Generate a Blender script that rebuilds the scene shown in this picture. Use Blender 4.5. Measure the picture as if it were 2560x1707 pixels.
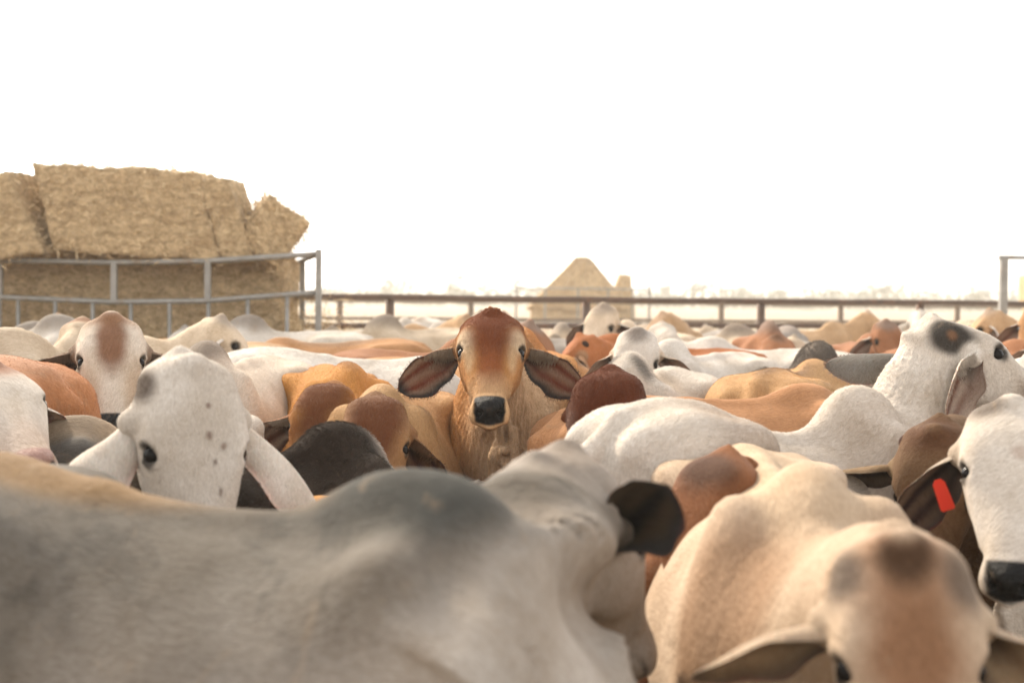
import bpy, bmesh, math, random
import numpy as np
from mathutils import Matrix, Vector, Euler

sc = bpy.context.scene
for o in list(bpy.data.objects): bpy.data.objects.remove(o)
random.seed(4); np.random.seed(4)

# ------------------------------------------------------------------ camera
CAM_H = 1.60
cam = bpy.data.cameras.new('camera'); cam_o = bpy.data.objects.new('camera', cam); sc.collection.objects.link(cam_o); sc.camera = cam_o
cam.sensor_width = 36.0; cam.lens = 50.0; cam.clip_start = 0.05; cam.clip_end = 6000
cam_o.location = (0, 0, CAM_H)
cam_o.rotation_euler = (Matrix.Rotation(math.radians(90 - 1.80), 3, 'X') @ Matrix.Rotation(math.radians(0.6), 3, 'Z')).to_euler()
cam.dof.use_dof = True; cam.dof.focus_distance = 5.35; cam.dof.aperture_fstop = 2.5; cam.dof.aperture_blades = 9

# ------------------------------------------------------------------ dusty daylight: soft dusty sun behind the herd, to the left
SUN_AZ, SUN_EL = -38.0, 38.0       # degrees from +Y towards +X, degrees above the horizon
world = bpy.data.worlds.new('World'); sc.world = world; world.use_nodes = True
wn = world.node_tree; bg = wn.nodes['Background']
sky = wn.nodes.new('ShaderNodeTexSky'); sky.sky_type = 'NISHITA'; sky.sun_disc = False
sky.sun_elevation = math.radians(SUN_EL); sky.sun_rotation = math.radians(SUN_AZ)
sky.altitude = 0; sky.air_density = 1.0; sky.dust_density = 1.5; sky.ozone_density = 1.0
hsv = wn.nodes.new('ShaderNodeHueSaturation'); hsv.inputs['Saturation'].default_value = 0.15     # dust-white sky
wn.links.new(sky.outputs[0], hsv.inputs['Color']); tint = wn.nodes.new('ShaderNodeMix'); tint.data_type = 'RGBA'; tint.blend_type = 'MULTIPLY'; tint.inputs[0].default_value = 1.0; tint.inputs[7].default_value = (1.0, .975, .94, 1)
wn.links.new(hsv.outputs[0], tint.inputs[6]); wn.links.new(tint.outputs[2], bg.inputs[0]); bg.inputs[1].default_value = 0.15
sun = bpy.data.lights.new('sun', 'SUN'); sun.energy = 1.4; sun.angle = math.radians(6.0); sun.color = (1.0, 0.86, 0.66)
sun_o = bpy.data.objects.new('sun', sun); sc.collection.objects.link(sun_o)
az, el = math.radians(SUN_AZ), math.radians(SUN_EL)
sun_dir = Vector((math.sin(az) * math.cos(el), math.cos(az) * math.cos(el), math.sin(el)))
sun_o.rotation_euler = sun_dir.to_track_quat('Z', 'Y').to_euler(); sun_o.location = sun_dir * 50
vs = sc.view_settings; vs.view_transform = 'Standard'; vs.look = 'None'; vs.exposure = 1.7; vs.gamma = 1.0; vs.use_curve_mapping = False
sc.cycles.use_denoising = True; sc.cycles.volume_bounces = 2; sc.cycles.max_bounces = 6; sc.cycles.diffuse_bounces = 2
sc.cycles.sample_clamp_indirect = 6.0


MAT = {}; MESH = {}
def nmat(name):
    m = bpy.data.materials.new(name); m.use_nodes = True
    nt = m.node_tree; b = nt.nodes['Principled BSDF']; MAT[name] = m
    return m, nt, b
def node(nt, typ, **kw):
    n = nt.nodes.new(typ)
    for k, v in kw.items():
        if k in ('inputs',):
            for a, b in v.items(): n.inputs[a].default_value = b
        else: setattr(n, k, v)
    return n
def noise(nt, vec, scale, detail=3, rough=.55, dist=0):
    n = node(nt, 'ShaderNodeTexNoise', inputs={'Scale': scale, 'Detail': detail, 'Roughness': rough, 'Distortion': dist})
    if vec is not None: nt.links.new(vec, n.inputs['Vector'])
    return n.outputs['Fac']
def vscale(nt, vec, s):
    n = node(nt, 'ShaderNodeVectorMath', operation='MULTIPLY'); nt.links.new(vec, n.inputs[0]); n.inputs[1].default_value = s
    return n.outputs[0]
def ramp(nt, fac, a, b, c0=(0,0,0,1), c1=(1,1,1,1)):
    n = node(nt, 'ShaderNodeMapRange'); n.inputs['From Min'].default_value = a; n.inputs['From Max'].default_value = b
    n.inputs['To Min'].default_value = c0 if isinstance(c0, (int, float)) else 0; n.inputs['To Max'].default_value = c1 if isinstance(c1, (int, float)) else 1
    nt.links.new(fac, n.inputs['Value']); return n.outputs['Result']
def math_(nt, op, a, b=None):
    n = node(nt, 'ShaderNodeMath', operation=op)
    for i, v in enumerate((a, b)):
        if v is None: continue
        if isinstance(v, (int, float)): n.inputs[i].default_value = v
        else: nt.links.new(v, n.inputs[i])
    return n.outputs[0]
def mixc(nt, fac, a, b, mode='MIX'):
    n = node(nt, 'ShaderNodeMix', data_type='RGBA', blend_type=mode)
    for sock, v in ((n.inputs['Factor'], fac), (n.inputs['A'], a), (n.inputs['B'], b)):
        pass
    for key, v in ((0, fac), (6, a), (7, b)):
        s = n.inputs[key]
        if isinstance(v, (int, float)): s.default_value = v
        elif isinstance(v, (tuple, list)): s.default_value = (*v, 1) if len(v) == 3 else v
        else: nt.links.new(v, s)
    return n.outputs[2]
def bump(nt, b, h, strength, dist, prev=None):
    n = node(nt, 'ShaderNodeBump', inputs={'Strength': strength, 'Distance': dist}); nt.links.new(h, n.inputs['Height'])
    if prev is not None: nt.links.new(prev, n.inputs['Normal'])
    nt.links.new(n.outputs[0], b.inputs['Normal']); return n.outputs[0]

def coat_material(name, ear=False):
    m, nt, b = nmat(name); L = nt.links.new
    oi = node(nt, 'ShaderNodeObjectInfo'); at = node(nt, 'ShaderNodeAttribute', attribute_name='paint')
    rs = node(nt, 'ShaderNodeAttribute', attribute_name='rest'); fo = node(nt, 'ShaderNodeAttribute', attribute_name='fold')
    vec = rs.outputs['Vector']
    off = node(nt, 'ShaderNodeVectorMath', operation='ADD'); L(vec, off.inputs[0])
    cmb = node(nt, 'ShaderNodeCombineXYZ'); r50 = math_(nt, 'MULTIPLY', oi.outputs['Random'], 40.0)
    for i in range(3): L(r50, cmb.inputs[i])
    L(cmb.outputs[0], off.inputs[1]); vec = off.outputs[0]
    base = mixc(nt, at.outputs['Alpha'], oi.outputs['Color'], at.outputs['Color'])
    n1 = noise(nt, vec, 5.0, 4, .6)
    n2 = noise(nt, vscale(nt, vec, (14, 60, 22)), 3.0, 3, .6)
    n3 = noise(nt, vscale(nt, vec, (90, 160, 70)), 3.0, 2, .6)
    base = mixc(nt, 1.0, base, mixc(nt, ramp(nt, n1, .3, .7), (.78, .73, .67), (1.10, 1.10, 1.10)), 'MULTIPLY')
    base = mixc(nt, 1.0, base, mixc(nt, ramp(nt, n2, .3, .7), (.86, .83, .80), (1.08, 1.08, 1.08)), 'MULTIPLY')
    base = mixc(nt, 1.0, base, mixc(nt, ramp(nt, n3, .3, .7), (.86, .85, .84), (1.10, 1.10, 1.10)), 'MULTIPLY')
    if not ear:   # dust and dung smears with edges of their own
        n4 = noise(nt, vscale(nt, vec, (1, 1, .6)), 9.0, 5, .65, 1.5)
        base = mixc(nt, ramp(nt, n4, .60, .74, 0, .38), base, (.30, .21, .13))
    L(base, b.inputs['Base Color'])
    gl = math_(nt, 'MAXIMUM', math_(nt, 'MULTIPLY', fo.outputs['Fac'], -1.0), 0.0)
    L(math_(nt, 'SUBTRACT', .78, math_(nt, 'MULTIPLY', gl, .33)), b.inputs['Roughness'])
    b.inputs['Specular IOR Level'].default_value = .14
    b.inputs['Sheen Weight'].default_value = .04; b.inputs['Sheen Roughness'].default_value = .4
    b.inputs['Sheen Tint'].default_value = (1, .82, .6, 1)
    if ear:
        b.inputs['Subsurface Weight'].default_value = .25; b.inputs['Subsurface Radius'].default_value = (.02, .008, .005); b.inputs['Subsurface Scale'].default_value = .5
    # skin folds hanging down neck and brisket, then the hair itself
    wv = noise(nt, vscale(nt, vec, (1.0, 1.0, .10)), 15.0, 2, .5, .35)
    fm = math_(nt, 'MAXIMUM', fo.outputs['Fac'], 0.0)
    h1 = math_(nt, 'MULTIPLY', math_(nt, 'ABSOLUTE', math_(nt, 'SUBTRACT', wv, .5)), fm)
    p = bump(nt, b, h1, .25, .06)
    p = bump(nt, b, noise(nt, vec, 14.0, 3, .55), .28, .02, p)
    p = bump(nt, b, n2, .35, .02, p)
    bump(nt, b, n3, .4, .006, p)
    return m

coat_material('coat'); coat_material('ear', True)
m, nt, b = nmat('eye'); b.inputs['Base Color'].default_value = (.008, .006, .005, 1); b.inputs['Roughness'].default_value = .16; b.inputs['Specular IOR Level'].default_value = .10
m, nt, b = nmat('red_tag'); b.inputs['Base Color'].default_value = (.85, .035, .01, 1); b.inputs['Roughness'].default_value = .45
b.inputs['Subsurface Weight'].default_value = .2

m, nt, b = nmat('fur'); at = node(nt, 'ShaderNodeAttribute', attribute_name='haircol'); nt.links.new(at.outputs['Color'], b.inputs['Base Color'])
b.inputs['Roughness'].default_value = .6; b.inputs['Specular IOR Level'].default_value = .18
tr = node(nt, 'ShaderNodeBsdfTranslucent'); nt.links.new(at.outputs['Color'], tr.inputs['Color'])      # hair lets light through: bright rims against the sun
mx = node(nt, 'ShaderNodeMixShader'); mx.inputs[0].default_value = .35; nt.links.new(b.outputs[0], mx.inputs[1]); nt.links.new(tr.outputs[0], mx.inputs[2])
nt.links.new(mx.outputs[0], nt.nodes['Material Output'].inputs['Surface'])

# ------------------------------------------------------------------ cattle: implicit body -> one continuous mesh
def sstep(a, b, x):
    t = np.clip((x - a) / (b - a), 0.0, 1.0)
    return t * t * (3 - 2 * t)

def smin(a, b, k):
    h = np.clip(0.5 + 0.5 * (b - a) / k, 0.0, 1.0)
    return b * (1 - h) + a * h - k * h * (1 - h)

def prof(table, n=240, smooth=7):
    """rows (x, a, b, c ...) -> smooth lookup of the columns along x"""
    t = np.array(table, float)
    xs = np.linspace(t[0, 0], t[-1, 0], n)
    cols = []
    for j in range(1, t.shape[1]):
        c = np.interp(xs, t[:, 0], t[:, j])
        pad = np.concatenate([np.full(smooth, c[0]), c, np.full(smooth, c[-1])])
        for _ in range(3):
            pad = np.convolve(pad, np.ones(smooth) / smooth, 'same')
        cc = pad[smooth:-smooth]
        cc[0], cc[-1] = c[0], c[-1]
        cols.append(cc)
    return lambda x: [np.interp(x, xs, c) for c in cols]

TORSO = prof([  # x, top, bottom, half width
    (-1.20, 1.13, 0.98, 0.05), (-1.15, 1.20, 0.86, 0.13), (-1.05, 1.255, 0.74, 0.20), (-0.92, 1.285, 0.68, 0.235),
    (-0.76, 1.295, 0.64, 0.255), (-0.55, 1.265, 0.60, 0.282), (-0.30, 1.25, 0.585, 0.295), (-0.08, 1.265, 0.60, 0.27),
    (0.06, 1.25, 0.62, 0.235), (0.18, 1.19, 0.65, 0.205), (0.29, 1.08, 0.69, 0.15), (0.36, 1.0, 0.76, 0.08)])
HEAD = prof([   # x, dorsal, ventral, half width
    (-0.055, -0.060, -0.13, 0.055), (-0.03, -0.025, -0.155, 0.096), (0.0, -0.004, -0.18, 0.115), (0.04, 0.010, -0.20, 0.122),
    (0.09, 0.016, -0.215, 0.124), (0.14, 0.012, -0.225, 0.122), (0.19, 0.002, -0.225, 0.112), (0.25, -0.006, -0.205, 0.089),
    (0.31, -0.013, -0.178, 0.071), (0.37, -0.019, -0.158, 0.062), (0.42, -0.024, -0.148, 0.060), (0.455, -0.030, -0.146, 0.062),
    (0.485, -0.044, -0.142, 0.060), (0.51, -0.064, -0.134, 0.050), (0.527, -0.085, -0.122, 0.032)], smooth=5)
NECKH = prof([(0, .245), (.25, .195), (.5, .170), (.75, .145), (1, .100)])
NECKW = prof([(0, .19), (.25, .145), (.5, .115), (.75, .098), (1, .088)])
DEWL = prof([(0, .10), (.25, .14), (.5, .12), (.75, .075), (1, .02)])

class Vol:
    def __init__(s, xs, ys, zs):
        s.xs, s.ys, s.zs = [np.asarray(a, np.float32) for a in (xs, ys, zs)]
        s.D = np.full((len(xs), len(ys), len(zs)), 1.0, np.float32)
    def add(s, fn, lo, hi, k, op='u'):
        idx = []
        for a, l, h in zip((s.xs, s.ys, s.zs), lo, hi):
            i0 = max(0, int(np.searchsorted(a, l - k)) - 1); i1 = min(len(a), int(np.searchsorted(a, h + k)) + 1)
            if i1 - i0 < 1: return
            idx.append(slice(i0, i1))
        X = s.xs[idx[0]][:, None, None]; Y = s.ys[idx[1]][None, :, None]; Z = s.zs[idx[2]][None, None, :]
        d = fn(X, Y, Z); sl = tuple(idx)
        if op == 'u': s.D[sl] = smin(s.D[sl], d, k)
        else: s.D[sl] = -smin(-s.D[sl], d, k)          # smooth subtraction of d
    def mesh(s):
        D = s.D; xs, ys, zs = s.xs, s.ys, s.zs
        nx, ny, nz = D.shape
        S = D < 0
        c = np.zeros((nx - 1, ny - 1, nz - 1), np.int8)
        for i in (0, 1):
            for j in (0, 1):
                for k in (0, 1):
                    c += S[i:nx - 1 + i, j:ny - 1 + j, k:nz - 1 + k]
        act = (c > 0) & (c < 8)
        I, J, K = np.nonzero(act)
        acc = np.zeros((len(I), 3)); cnt = np.zeros(len(I))
        def corner(i, j, k): return D[I + i, J + j, K + k], xs[I + i], ys[J + j], zs[K + k]
        E = [((0,0,0),(1,0,0)),((0,1,0),(1,1,0)),((0,0,1),(1,0,1)),((0,1,1),(1,1,1)),
             ((0,0,0),(0,1,0)),((1,0,0),(1,1,0)),((0,0,1),(0,1,1)),((1,0,1),(1,1,1)),
             ((0,0,0),(0,0,1)),((1,0,0),(1,0,1)),((0,1,0),(0,1,1)),((1,1,0),(1,1,1))]
        for a, b in E:
            da, xa, ya, za = corner(*a); db, xb, yb, zb = corner(*b)
            m = (da < 0) != (db < 0)
            t = np.where(m, da / np.where(m, da - db, 1), 0)
            acc[:, 0] += np.where(m, xa + t * (xb - xa), 0)
            acc[:, 1] += np.where(m, ya + t * (yb - ya), 0)
            acc[:, 2] += np.where(m, za + t * (zb - za), 0)
            cnt += m
        V = acc / cnt[:, None]
        ID = np.full(act.shape, -1, np.int64); ID[I, J, K] = np.arange(len(I))
        Q = []
        def quads(m, f):
            i, j, k = np.nonzero(m)
            q = f(i, j, k)
            return q
        # x edges
        m = S[:-1, 1:-1, 1:-1] != S[1:, 1:-1, 1:-1]; i, j, k = np.nonzero(m); j += 1; k += 1
        q = np.stack([ID[i, j-1, k-1], ID[i, j, k-1], ID[i, j, k], ID[i, j-1, k]], 1); fl = S[i, j, k]; q[~fl] = q[~fl][:, ::-1]; Q.append(q)
        m = S[1:-1, :-1, 1:-1] != S[1:-1, 1:, 1:-1]; i, j, k = np.nonzero(m); i += 1; k += 1
        q = np.stack([ID[i-1, j, k-1], ID[i-1, j, k], ID[i, j, k], ID[i, j, k-1]], 1); fl = S[i, j, k]; q[~fl] = q[~fl][:, ::-1]; Q.append(q)
        m = S[1:-1, 1:-1, :-1] != S[1:-1, 1:-1, 1:]; i, j, k = np.nonzero(m); i += 1; j += 1
        q = np.stack([ID[i-1, j-1, k], ID[i, j-1, k], ID[i, j, k], ID[i-1, j, k]], 1); fl = S[i, j, k]; q[~fl] = q[~fl][:, ::-1]; Q.append(q)
        Q = np.concatenate(Q)
        return V, Q

def relax(V, Q, n, lam=0.5):
    e = np.concatenate([Q[:, [0, 1]], Q[:, [1, 2]], Q[:, [2, 3]], Q[:, [3, 0]]])
    a = np.concatenate([e[:, 0], e[:, 1]]); b = np.concatenate([e[:, 1], e[:, 0]])
    deg = np.bincount(a, minlength=len(V))[:, None]
    for it in range(n):
        for l in (lam, -lam * 0.98) if n > 1 else (lam,):
            M = np.stack([np.bincount(a, V[b, j], minlength=len(V)) for j in range(3)], 1) / np.maximum(deg, 1)
            V = V + l * (M - V)
    return V

def vnormals(V, Q):
    n = np.cross(V[Q[:, 2]] - V[Q[:, 0]], V[Q[:, 3]] - V[Q[:, 1]])
    N = np.stack([sum(np.bincount(Q[:, k], n[:, j], minlength=len(V)) for k in range(4)) for j in range(3)], 1)
    return N / (np.linalg.norm(N, axis=1)[:, None] + 1e-12)

def mesh_from(name, V, Q, paint=None, rest=None, fold=None, smooth=True):
    me = bpy.data.meshes.new(name)
    V = np.asarray(V, np.float32); Q = np.asarray(Q, np.int32)
    n = Q.shape[1]
    me.vertices.add(len(V)); me.vertices.foreach_set('co', V.ravel())
    me.loops.add(Q.size); me.loops.foreach_set('vertex_index', Q.ravel())
    me.polygons.add(len(Q))
    me.polygons.foreach_set('loop_start', np.arange(0, Q.size, n, dtype=np.int32))
    if paint is not None:
        at = me.attributes.new('paint', 'FLOAT_COLOR', 'POINT'); at.data.foreach_set('color', np.asarray(paint, np.float32).ravel())
    if rest is not None:
        at = me.attributes.new('rest', 'FLOAT_VECTOR', 'POINT'); at.data.foreach_set('vector', np.asarray(rest, np.float32).ravel())
    if fold is not None:
        at = me.attributes.new('fold', 'FLOAT', 'POINT'); at.data.foreach_set('value', np.asarray(fold, np.float32))
    me.update(calc_edges=True)
    if smooth: me.polygons.foreach_set('use_smooth', np.ones(len(Q), bool))
    return me

def axis(lo, hi, fa, fb, hc, hf):
    a = []
    if fa is None or fb <= lo or fa >= hi: return np.arange(lo, hi + hc, hc)
    n1 = max(1, int(round((fa - lo) / hc))); n2 = max(1, int(round((fb - fa) / hf))); n3 = max(1, int(round((hi - fb) / hc)))
    return np.concatenate([np.linspace(lo, fa, n1, endpoint=False), np.linspace(fa, fb, n2, endpoint=False), np.linspace(fb, hi, n3 + 1)])

def rot_head(yaw, pitch, roll):
    """columns = head axes (muzzle, left, dorsal) in cow space; pitch = degrees the face axis points below level"""
    y, p, r = [math.radians(a) for a in (yaw, pitch, roll)]
    f = np.array([math.cos(y) * math.cos(p), math.sin(y) * math.cos(p), -math.sin(p)])
    l = np.array([-math.sin(y), math.cos(y), 0.0]); u = np.cross(f, l)
    l2 = l * math.cos(r) + u * math.sin(r); u2 = np.cross(f, l2)
    return np.stack([f, l2, u2], 1)

def wob(P, seed, f=8.0):
    """cheap smooth noise in about -1..1"""
    rs = np.random.RandomState(seed); o = np.zeros(len(P))
    for i in range(5):
        k = rs.normal(size=3); k *= f * (0.6 + 0.5 * i) / np.linalg.norm(k)
        o += np.sin(P @ k + rs.uniform(0, 6.28)) / (1 + 0.5 * i)
    return o / 2.6

class CowShape:
    def __init__(s, poll, head, bend=0, hs=1.0, hump=1.0, hc=0.026, hf=0.011, fat=1.0, dew=1.0, hero=False, tail=0.0, legs=True, stride=0.06, seed=1, lift=0.0, sway=0.0, nh=1.0, folds=0.0, stretch=1.0, nwid=1.0, knob=1.0):
        s.R = rot_head(*head); s.poll = np.array(poll, float); s.hs = hs
        s.k = math.radians(bend) / 1.2; s.fat = fat; s.seed = seed; s.lift = lift; s.sway = sway; s.folds = folds; s.st = stretch
        R, P = s.R, s.poll
        # neck curve
        p0 = np.array([0.06, 0, 0.94]); p3 = P + R @ (np.array([0.03, 0, -0.125]) * hs)
        back = -0.9 * R[:, 2] - 0.25 * R[:, 0]
        L = np.linalg.norm(p3 - p0)
        d0 = (p3 - p0) / L; d0 = d0 * np.array([1, .6, .8]) + np.array([0.45, 0, 0]); d0 /= np.linalg.norm(d0)
        p1 = p0 + d0 * L * 0.36; p2 = p3 + back / np.linalg.norm(back) * L * 0.30
        ts = np.linspace(0, 1, 13)[:, None]
        s.nk = (1-ts)**3*p0 + 3*(1-ts)**2*ts*p1 + 3*(1-ts)*ts*ts*p2 + ts**3*p3
        T = np.gradient(s.nk, axis=0); T /= np.linalg.norm(T, axis=1)[:, None]
        lat = (1-ts**1.2)*np.array([0, 1, 0]) + ts**1.2*R[:, 1]
        lat -= (lat*T).sum(1)[:, None]*T; lat /= np.linalg.norm(lat, axis=1)[:, None]
        s.nT, s.nl, s.nu = T, lat, np.cross(T, lat)
        # grid
        hb = np.array([[x, y, z] for x in (-.10, .56) for y in (-.17, .17) for z in (-.26, .07)]) * hs
        hw = P + hb @ R.T; a, b = hw.min(0), hw.max(0)
        bb = np.array([s.fwd(np.array([[x, y, z]]))[0] for x in (-1.33, -.9, -.4, 0, .42) for y in (-.36, .36) for z in (0, 1.45)])
        nn = np.concatenate([s.nk + s.nu * .3, s.nk - s.nu * .45])
        lo = np.minimum(np.minimum(bb.min(0), a), nn.min(0)) - .03; hi = np.maximum(np.maximum(bb.max(0), b), nn.max(0)) + .03
        lo[2] = -0.03; a = np.maximum(a, lo + .001); b = np.minimum(b, hi - .001)
        v = Vol(*[axis(lo[i], hi[i], a[i], b[i], hc, hf) for i in range(3)])
        s.v = v
        B = s.body; f = fat
        # torso
        def torso(x, y, z):
            xc = np.clip(x, -1.20, .36)
            top, bot, w = TORSO(xc)
            zc = (top + bot) / 2; h = (top - bot) / 2
            t = (z - zc) / h
            wl = w * f * (1 - 0.20 * np.clip(t, -.6, 1.2) - 0.10 * np.clip(t, 0, 1.2) ** 3)
            d = (np.sqrt((y / wl) ** 2 + np.abs(t) ** 2.2) - 1) * np.minimum(w * f, h) * .93
            return np.where(np.abs(x - xc) > 0, np.sqrt(np.maximum(d, 0) ** 2 + (x - xc) ** 2) + np.minimum(d, 0), d)
        B(torso, (-1.25, -.36*f, .5), (.42, .36*f, 1.36), .03)
        def ell(c, r):
            c = np.array(c); r = np.array(r)
            def fn(x, y, z):
                q = np.sqrt(((x-c[0])/r[0])**2 + ((y-c[1])/r[1])**2 + ((z-c[2])/r[2])**2)
                return (q - 1) * r.min()
            return fn, c - r, c + r
        def cone(p, q, r0, r1):
            p = np.array(p, float); q = np.array(q, float); d = q - p; dd = d @ d
            def fn(x, y, z):
                t = np.clip(((x-p[0])*d[0] + (y-p[1])*d[1] + (z-p[2])*d[2]) / dd, 0, 1)
                return np.sqrt((x-p[0]-t*d[0])**2 + (y-p[1]-t*d[1])**2 + (z-p[2]-t*d[2])**2) - (r0 + (r1-r0)*t)
            m = max(r0, r1)
            return fn, np.minimum(p, q) - m, np.maximum(p, q) + m
        s.ell, s.cone = ell, cone
        for sg in (-1, 1):
            B(*ell((-.74, sg*.200*f, 1.20), (.085, .055, .05)), .12)       # hook bones
            B(*ell((-.52, sg*.335*f, 1.13), (.13, .085, .11)), .12, 's')   # hollow of the flank
            B(*ell((-1.12, sg*.105, 1.15), (.06, .04, .05)), .07)         # pin bones
            B(*ell((-.98, sg*.16*f, .98), (.17, .115, .26)), .10)         # thigh
            B(*ell((.03, sg*.165*f, .98), (.13, .085, .26)), .10)         # shoulder
            B(*cone((.02, sg*.13, 1.20), (.13, sg*.20*f, .90), .035, .05), .09)   # blade ridge
            if legs:
                st = stride * sg
                B(*cone((.06, sg*.17, .80), (.0+st, sg*.155, .55), .10, .062), .08)
                B(*cone((.0+st, sg*.155, .55), (.02+st, sg*.15, .40), .055, .05), .04)
                B(*cone((.02+st, sg*.15, .40), (.02+st*1.5, sg*.15, .12), .038, .035), .03)
                B(*cone((.02+st*1.5, sg*.15, .12), (.05+st*1.5, sg*.15, .04), .045, .055), .02)
                st = -stride * sg
                B(*cone((-.88, sg*.18, .80), (-.84+st, sg*.19, .68), .13, .095), .08)
                B(*cone((-.86+st, sg*.185, .68), (-1.06+st, sg*.165, .47), .085, .050), .06)
                B(*cone((-1.06+st, sg*.165, .47), (-1.02+st*1.4, sg*.16, .12), .045, .036), .03)
                B(*cone((-1.02+st*1.4, sg*.16, .12), (-.98+st*1.4, sg*.16, .04), .046, .055), .02)
        tw = tail
        for p, q, r0, r1 in (((-1.12, 0, 1.20), (-1.225, 0, 1.13), .035, .03), ((-1.225, 0, 1.13), (-1.26, tw*.5, .85), .03, .022),
                             ((-1.26, tw*.5, .85), (-1.25, tw, .52), .02, .018), ((-1.25, tw, .52), (-1.24, tw, .30), .03, .018)):
            B(*cone(p, q, r0, r1), .02)
        B(*cone((-1.10, 0, 1.235), (-.55, 0, 1.265), .018, .02), .05); B(*cone((-.55, 0, 1.255), (-.1, 0, 1.25), .02, .02), .05)   # spine
        # hump: leans back over the withers
        if hump > 0:
            hr = hump
            def humpf(x, y, z):
                u = (x - .02) + .25 * (z - 1.25)
                q = np.sqrt((u / (.19*hr**.5)) ** 2 + (y / (.095*hr**.5)) ** 2 + ((z - 1.24) / (.155*hr)) ** 2)
                return (q - 1) * .09
            B(humpf, (-.3, -.14, 1.0), (.3, .14, 1.24 + .17*hr), .075)
        B(*ell((.27, 0, .74), (.13, .10, .16)), .08)
        # neck + dewlap
        def neck(x, y, z):
            best = None
            n = len(s.nk) - 1
            for i in range(n):
                a, b = s.nk[i], s.nk[i+1]; d = b - a; dd = d @ d
                t = np.clip(((x-a[0])*d[0] + (y-a[1])*d[1] + (z-a[2])*d[2]) / dd, 0, 1)
                px, py, pz = x-a[0]-t*d[0], y-a[1]-t*d[1], z-a[2]-t*d[2]
                d2 = px*px + py*py + pz*pz
                l = s.nl[i]; u = s.nu[i]; l2 = s.nl[i+1]; u2 = s.nu[i+1]
                uu = (px*l[0]+py*l[1]+pz*l[2])*(1-t) + (px*l2[0]+py*l2[1]+pz*l2[2])*t
                vv = (px*u[0]+py*u[1]+pz*u[2])*(1-t) + (px*u2[0]+py*u2[1]+pz*u2[2])*t
                pp = (i + t) / n
                if best is None: best = [d2, uu, vv, pp]
                else:
                    m = d2 < best[0]
                    best = [np.where(m, c, o) for c, o in zip((d2, uu, vv, pp), best)]
            d2, uu, vv, pp = best
            h = NECKH(pp)[0] * (1 - (1 - nh) * np.sin(np.pi * np.clip(pp * 1.25, 0, 1))); w = NECKW(pp)[0] * f * nwid
            tt = vv / h
            wl = w * (1 - .22 * np.clip(tt, -1.2, 1.2))
            dn = (np.sqrt((uu/wl)**2 + np.abs(tt)**2.1) - 1) * w
            ax = np.sqrt(np.maximum(d2 - uu*uu - vv*vv, 0))
            dn = np.where(ax > .02, np.sqrt(np.maximum(dn, 0)**2 + ax**2), dn)
            if dew > 0:
                Ld = DEWL(pp)[0] * dew
                lowv = -(h + Ld)
                th = .014 + .03 * sstep(0, 1, (vv - lowv) / (Ld + .06))
                wave = .018 * np.sin(vv * 23 + pp * 9 + s.seed) * sstep(-h*.7, lowv, vv) if not hero else 0
                dd_ = np.maximum(np.abs(uu + wave) - th, np.maximum(lowv - vv, vv))
                dd_ = np.where(ax > .03, np.maximum(dd_, ax), dd_)
                dn = smin(dn, dd_, .05)
            s.last = (pp, uu, vv)
            return dn
        s.neckf = neck
        nlo = np.minimum(s.nk.min(0), nn.min(0)) - .16; nhi = np.maximum(s.nk.max(0), nn.max(0)) + .16
        v.add(neck, nlo, nhi, .085)
        # head
        H = s.hadd
        def oell(c, n, m, r):
            c = np.array(c, float); n = np.array(n, float); n /= np.linalg.norm(n); m = np.array(m, float); m -= m @ n * n; m /= np.linalg.norm(m); q = np.cross(n, m)
            def fn(x, y, z):
                x, y, z = x - c[0], y - c[1], z - c[2]
                return (np.sqrt(((x*n[0]+y*n[1]+z*n[2])/r[0])**2 + ((x*m[0]+y*m[1]+z*m[2])/r[1])**2 + ((x*q[0]+y*q[1]+z*q[2])/r[2])**2) - 1) * min(r)
            return fn, c - max(r), c + max(r)
        H(s.head_sweep, (-.08, -.15, -.24), (.56, .15, .04), .045)
        if knob > 0: H(*ell((-.014, 0, -.022), (.034 * knob, .045, .043)), .035)     # poll knob
        for sg in (-1, 1):
            H(*ell((.15, sg*.098, -.030), (.055, .024, .028)), .025)          # brow
            H(*ell((.20, sg*.080, -.115), (.09, .026, .075)), .05)             # cheek
            H(*ell((.468, sg*.050, -.100), (.042, .024, .034)), .020)         # lip pads
            H(*cone((.25, sg*.080, -.055), (.38, sg*.058, -.080), .012, .010), .03)
            H(*cone((.09, sg*.100, -.085), (.098, sg*.132, -.095), .036, .030), .035)   # ear root
        H(*ell((.475, 0, -.062), (.046, .051, .038)), .02)                    # nose pad
        H(*ell((.450, 0, -.142), (.05, .042, .022)), .014)                   # chin
        for sg in (-1, 1):
            n = (.05, sg*.86, .50); m = (.72, -sg*.40, .56)
            H(*oell((.190, sg*.119, -.034), n, m, (.024, .034, .0215)), .006, 's')    # eye opening
            H(*cone((.153, sg*.122, -.056), (.162, sg*.108, -.016), .011, .010), .010)  # upper lid
            H(*cone((.162, sg*.108, -.016), (.203, sg*.088, -.004), .010, .005), .010)
            H(*cone((.202, sg*.120, -.058), (.220, sg*.100, -.018), .006, .005), .010)  # lower lid
            H(*oell((.508, sg*.038, -.060), (.7, sg*.3, .7), (.3, sg*1, -.2), (.024, .015, .012)), .005, 's')    # nostril
            H(*oell((.488, sg*.052, -.054), (.3, sg*.7, .6), (1, 0, -.3), (.014, .022, .008)), .005, 's')
        H(*cone((.515, -.06, -.122), (.515, .06, -.122), .0055, .0055), .006, 's')  # mouth line
        H(*cone((.515, .05, -.122), (.40, .072, -.115), .004, .003), .006, 's')
        H(*cone((.515, -.05, -.122), (.40, -.072, -.115), .004, .003), .006, 's')
        s.extra(hero)
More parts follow.
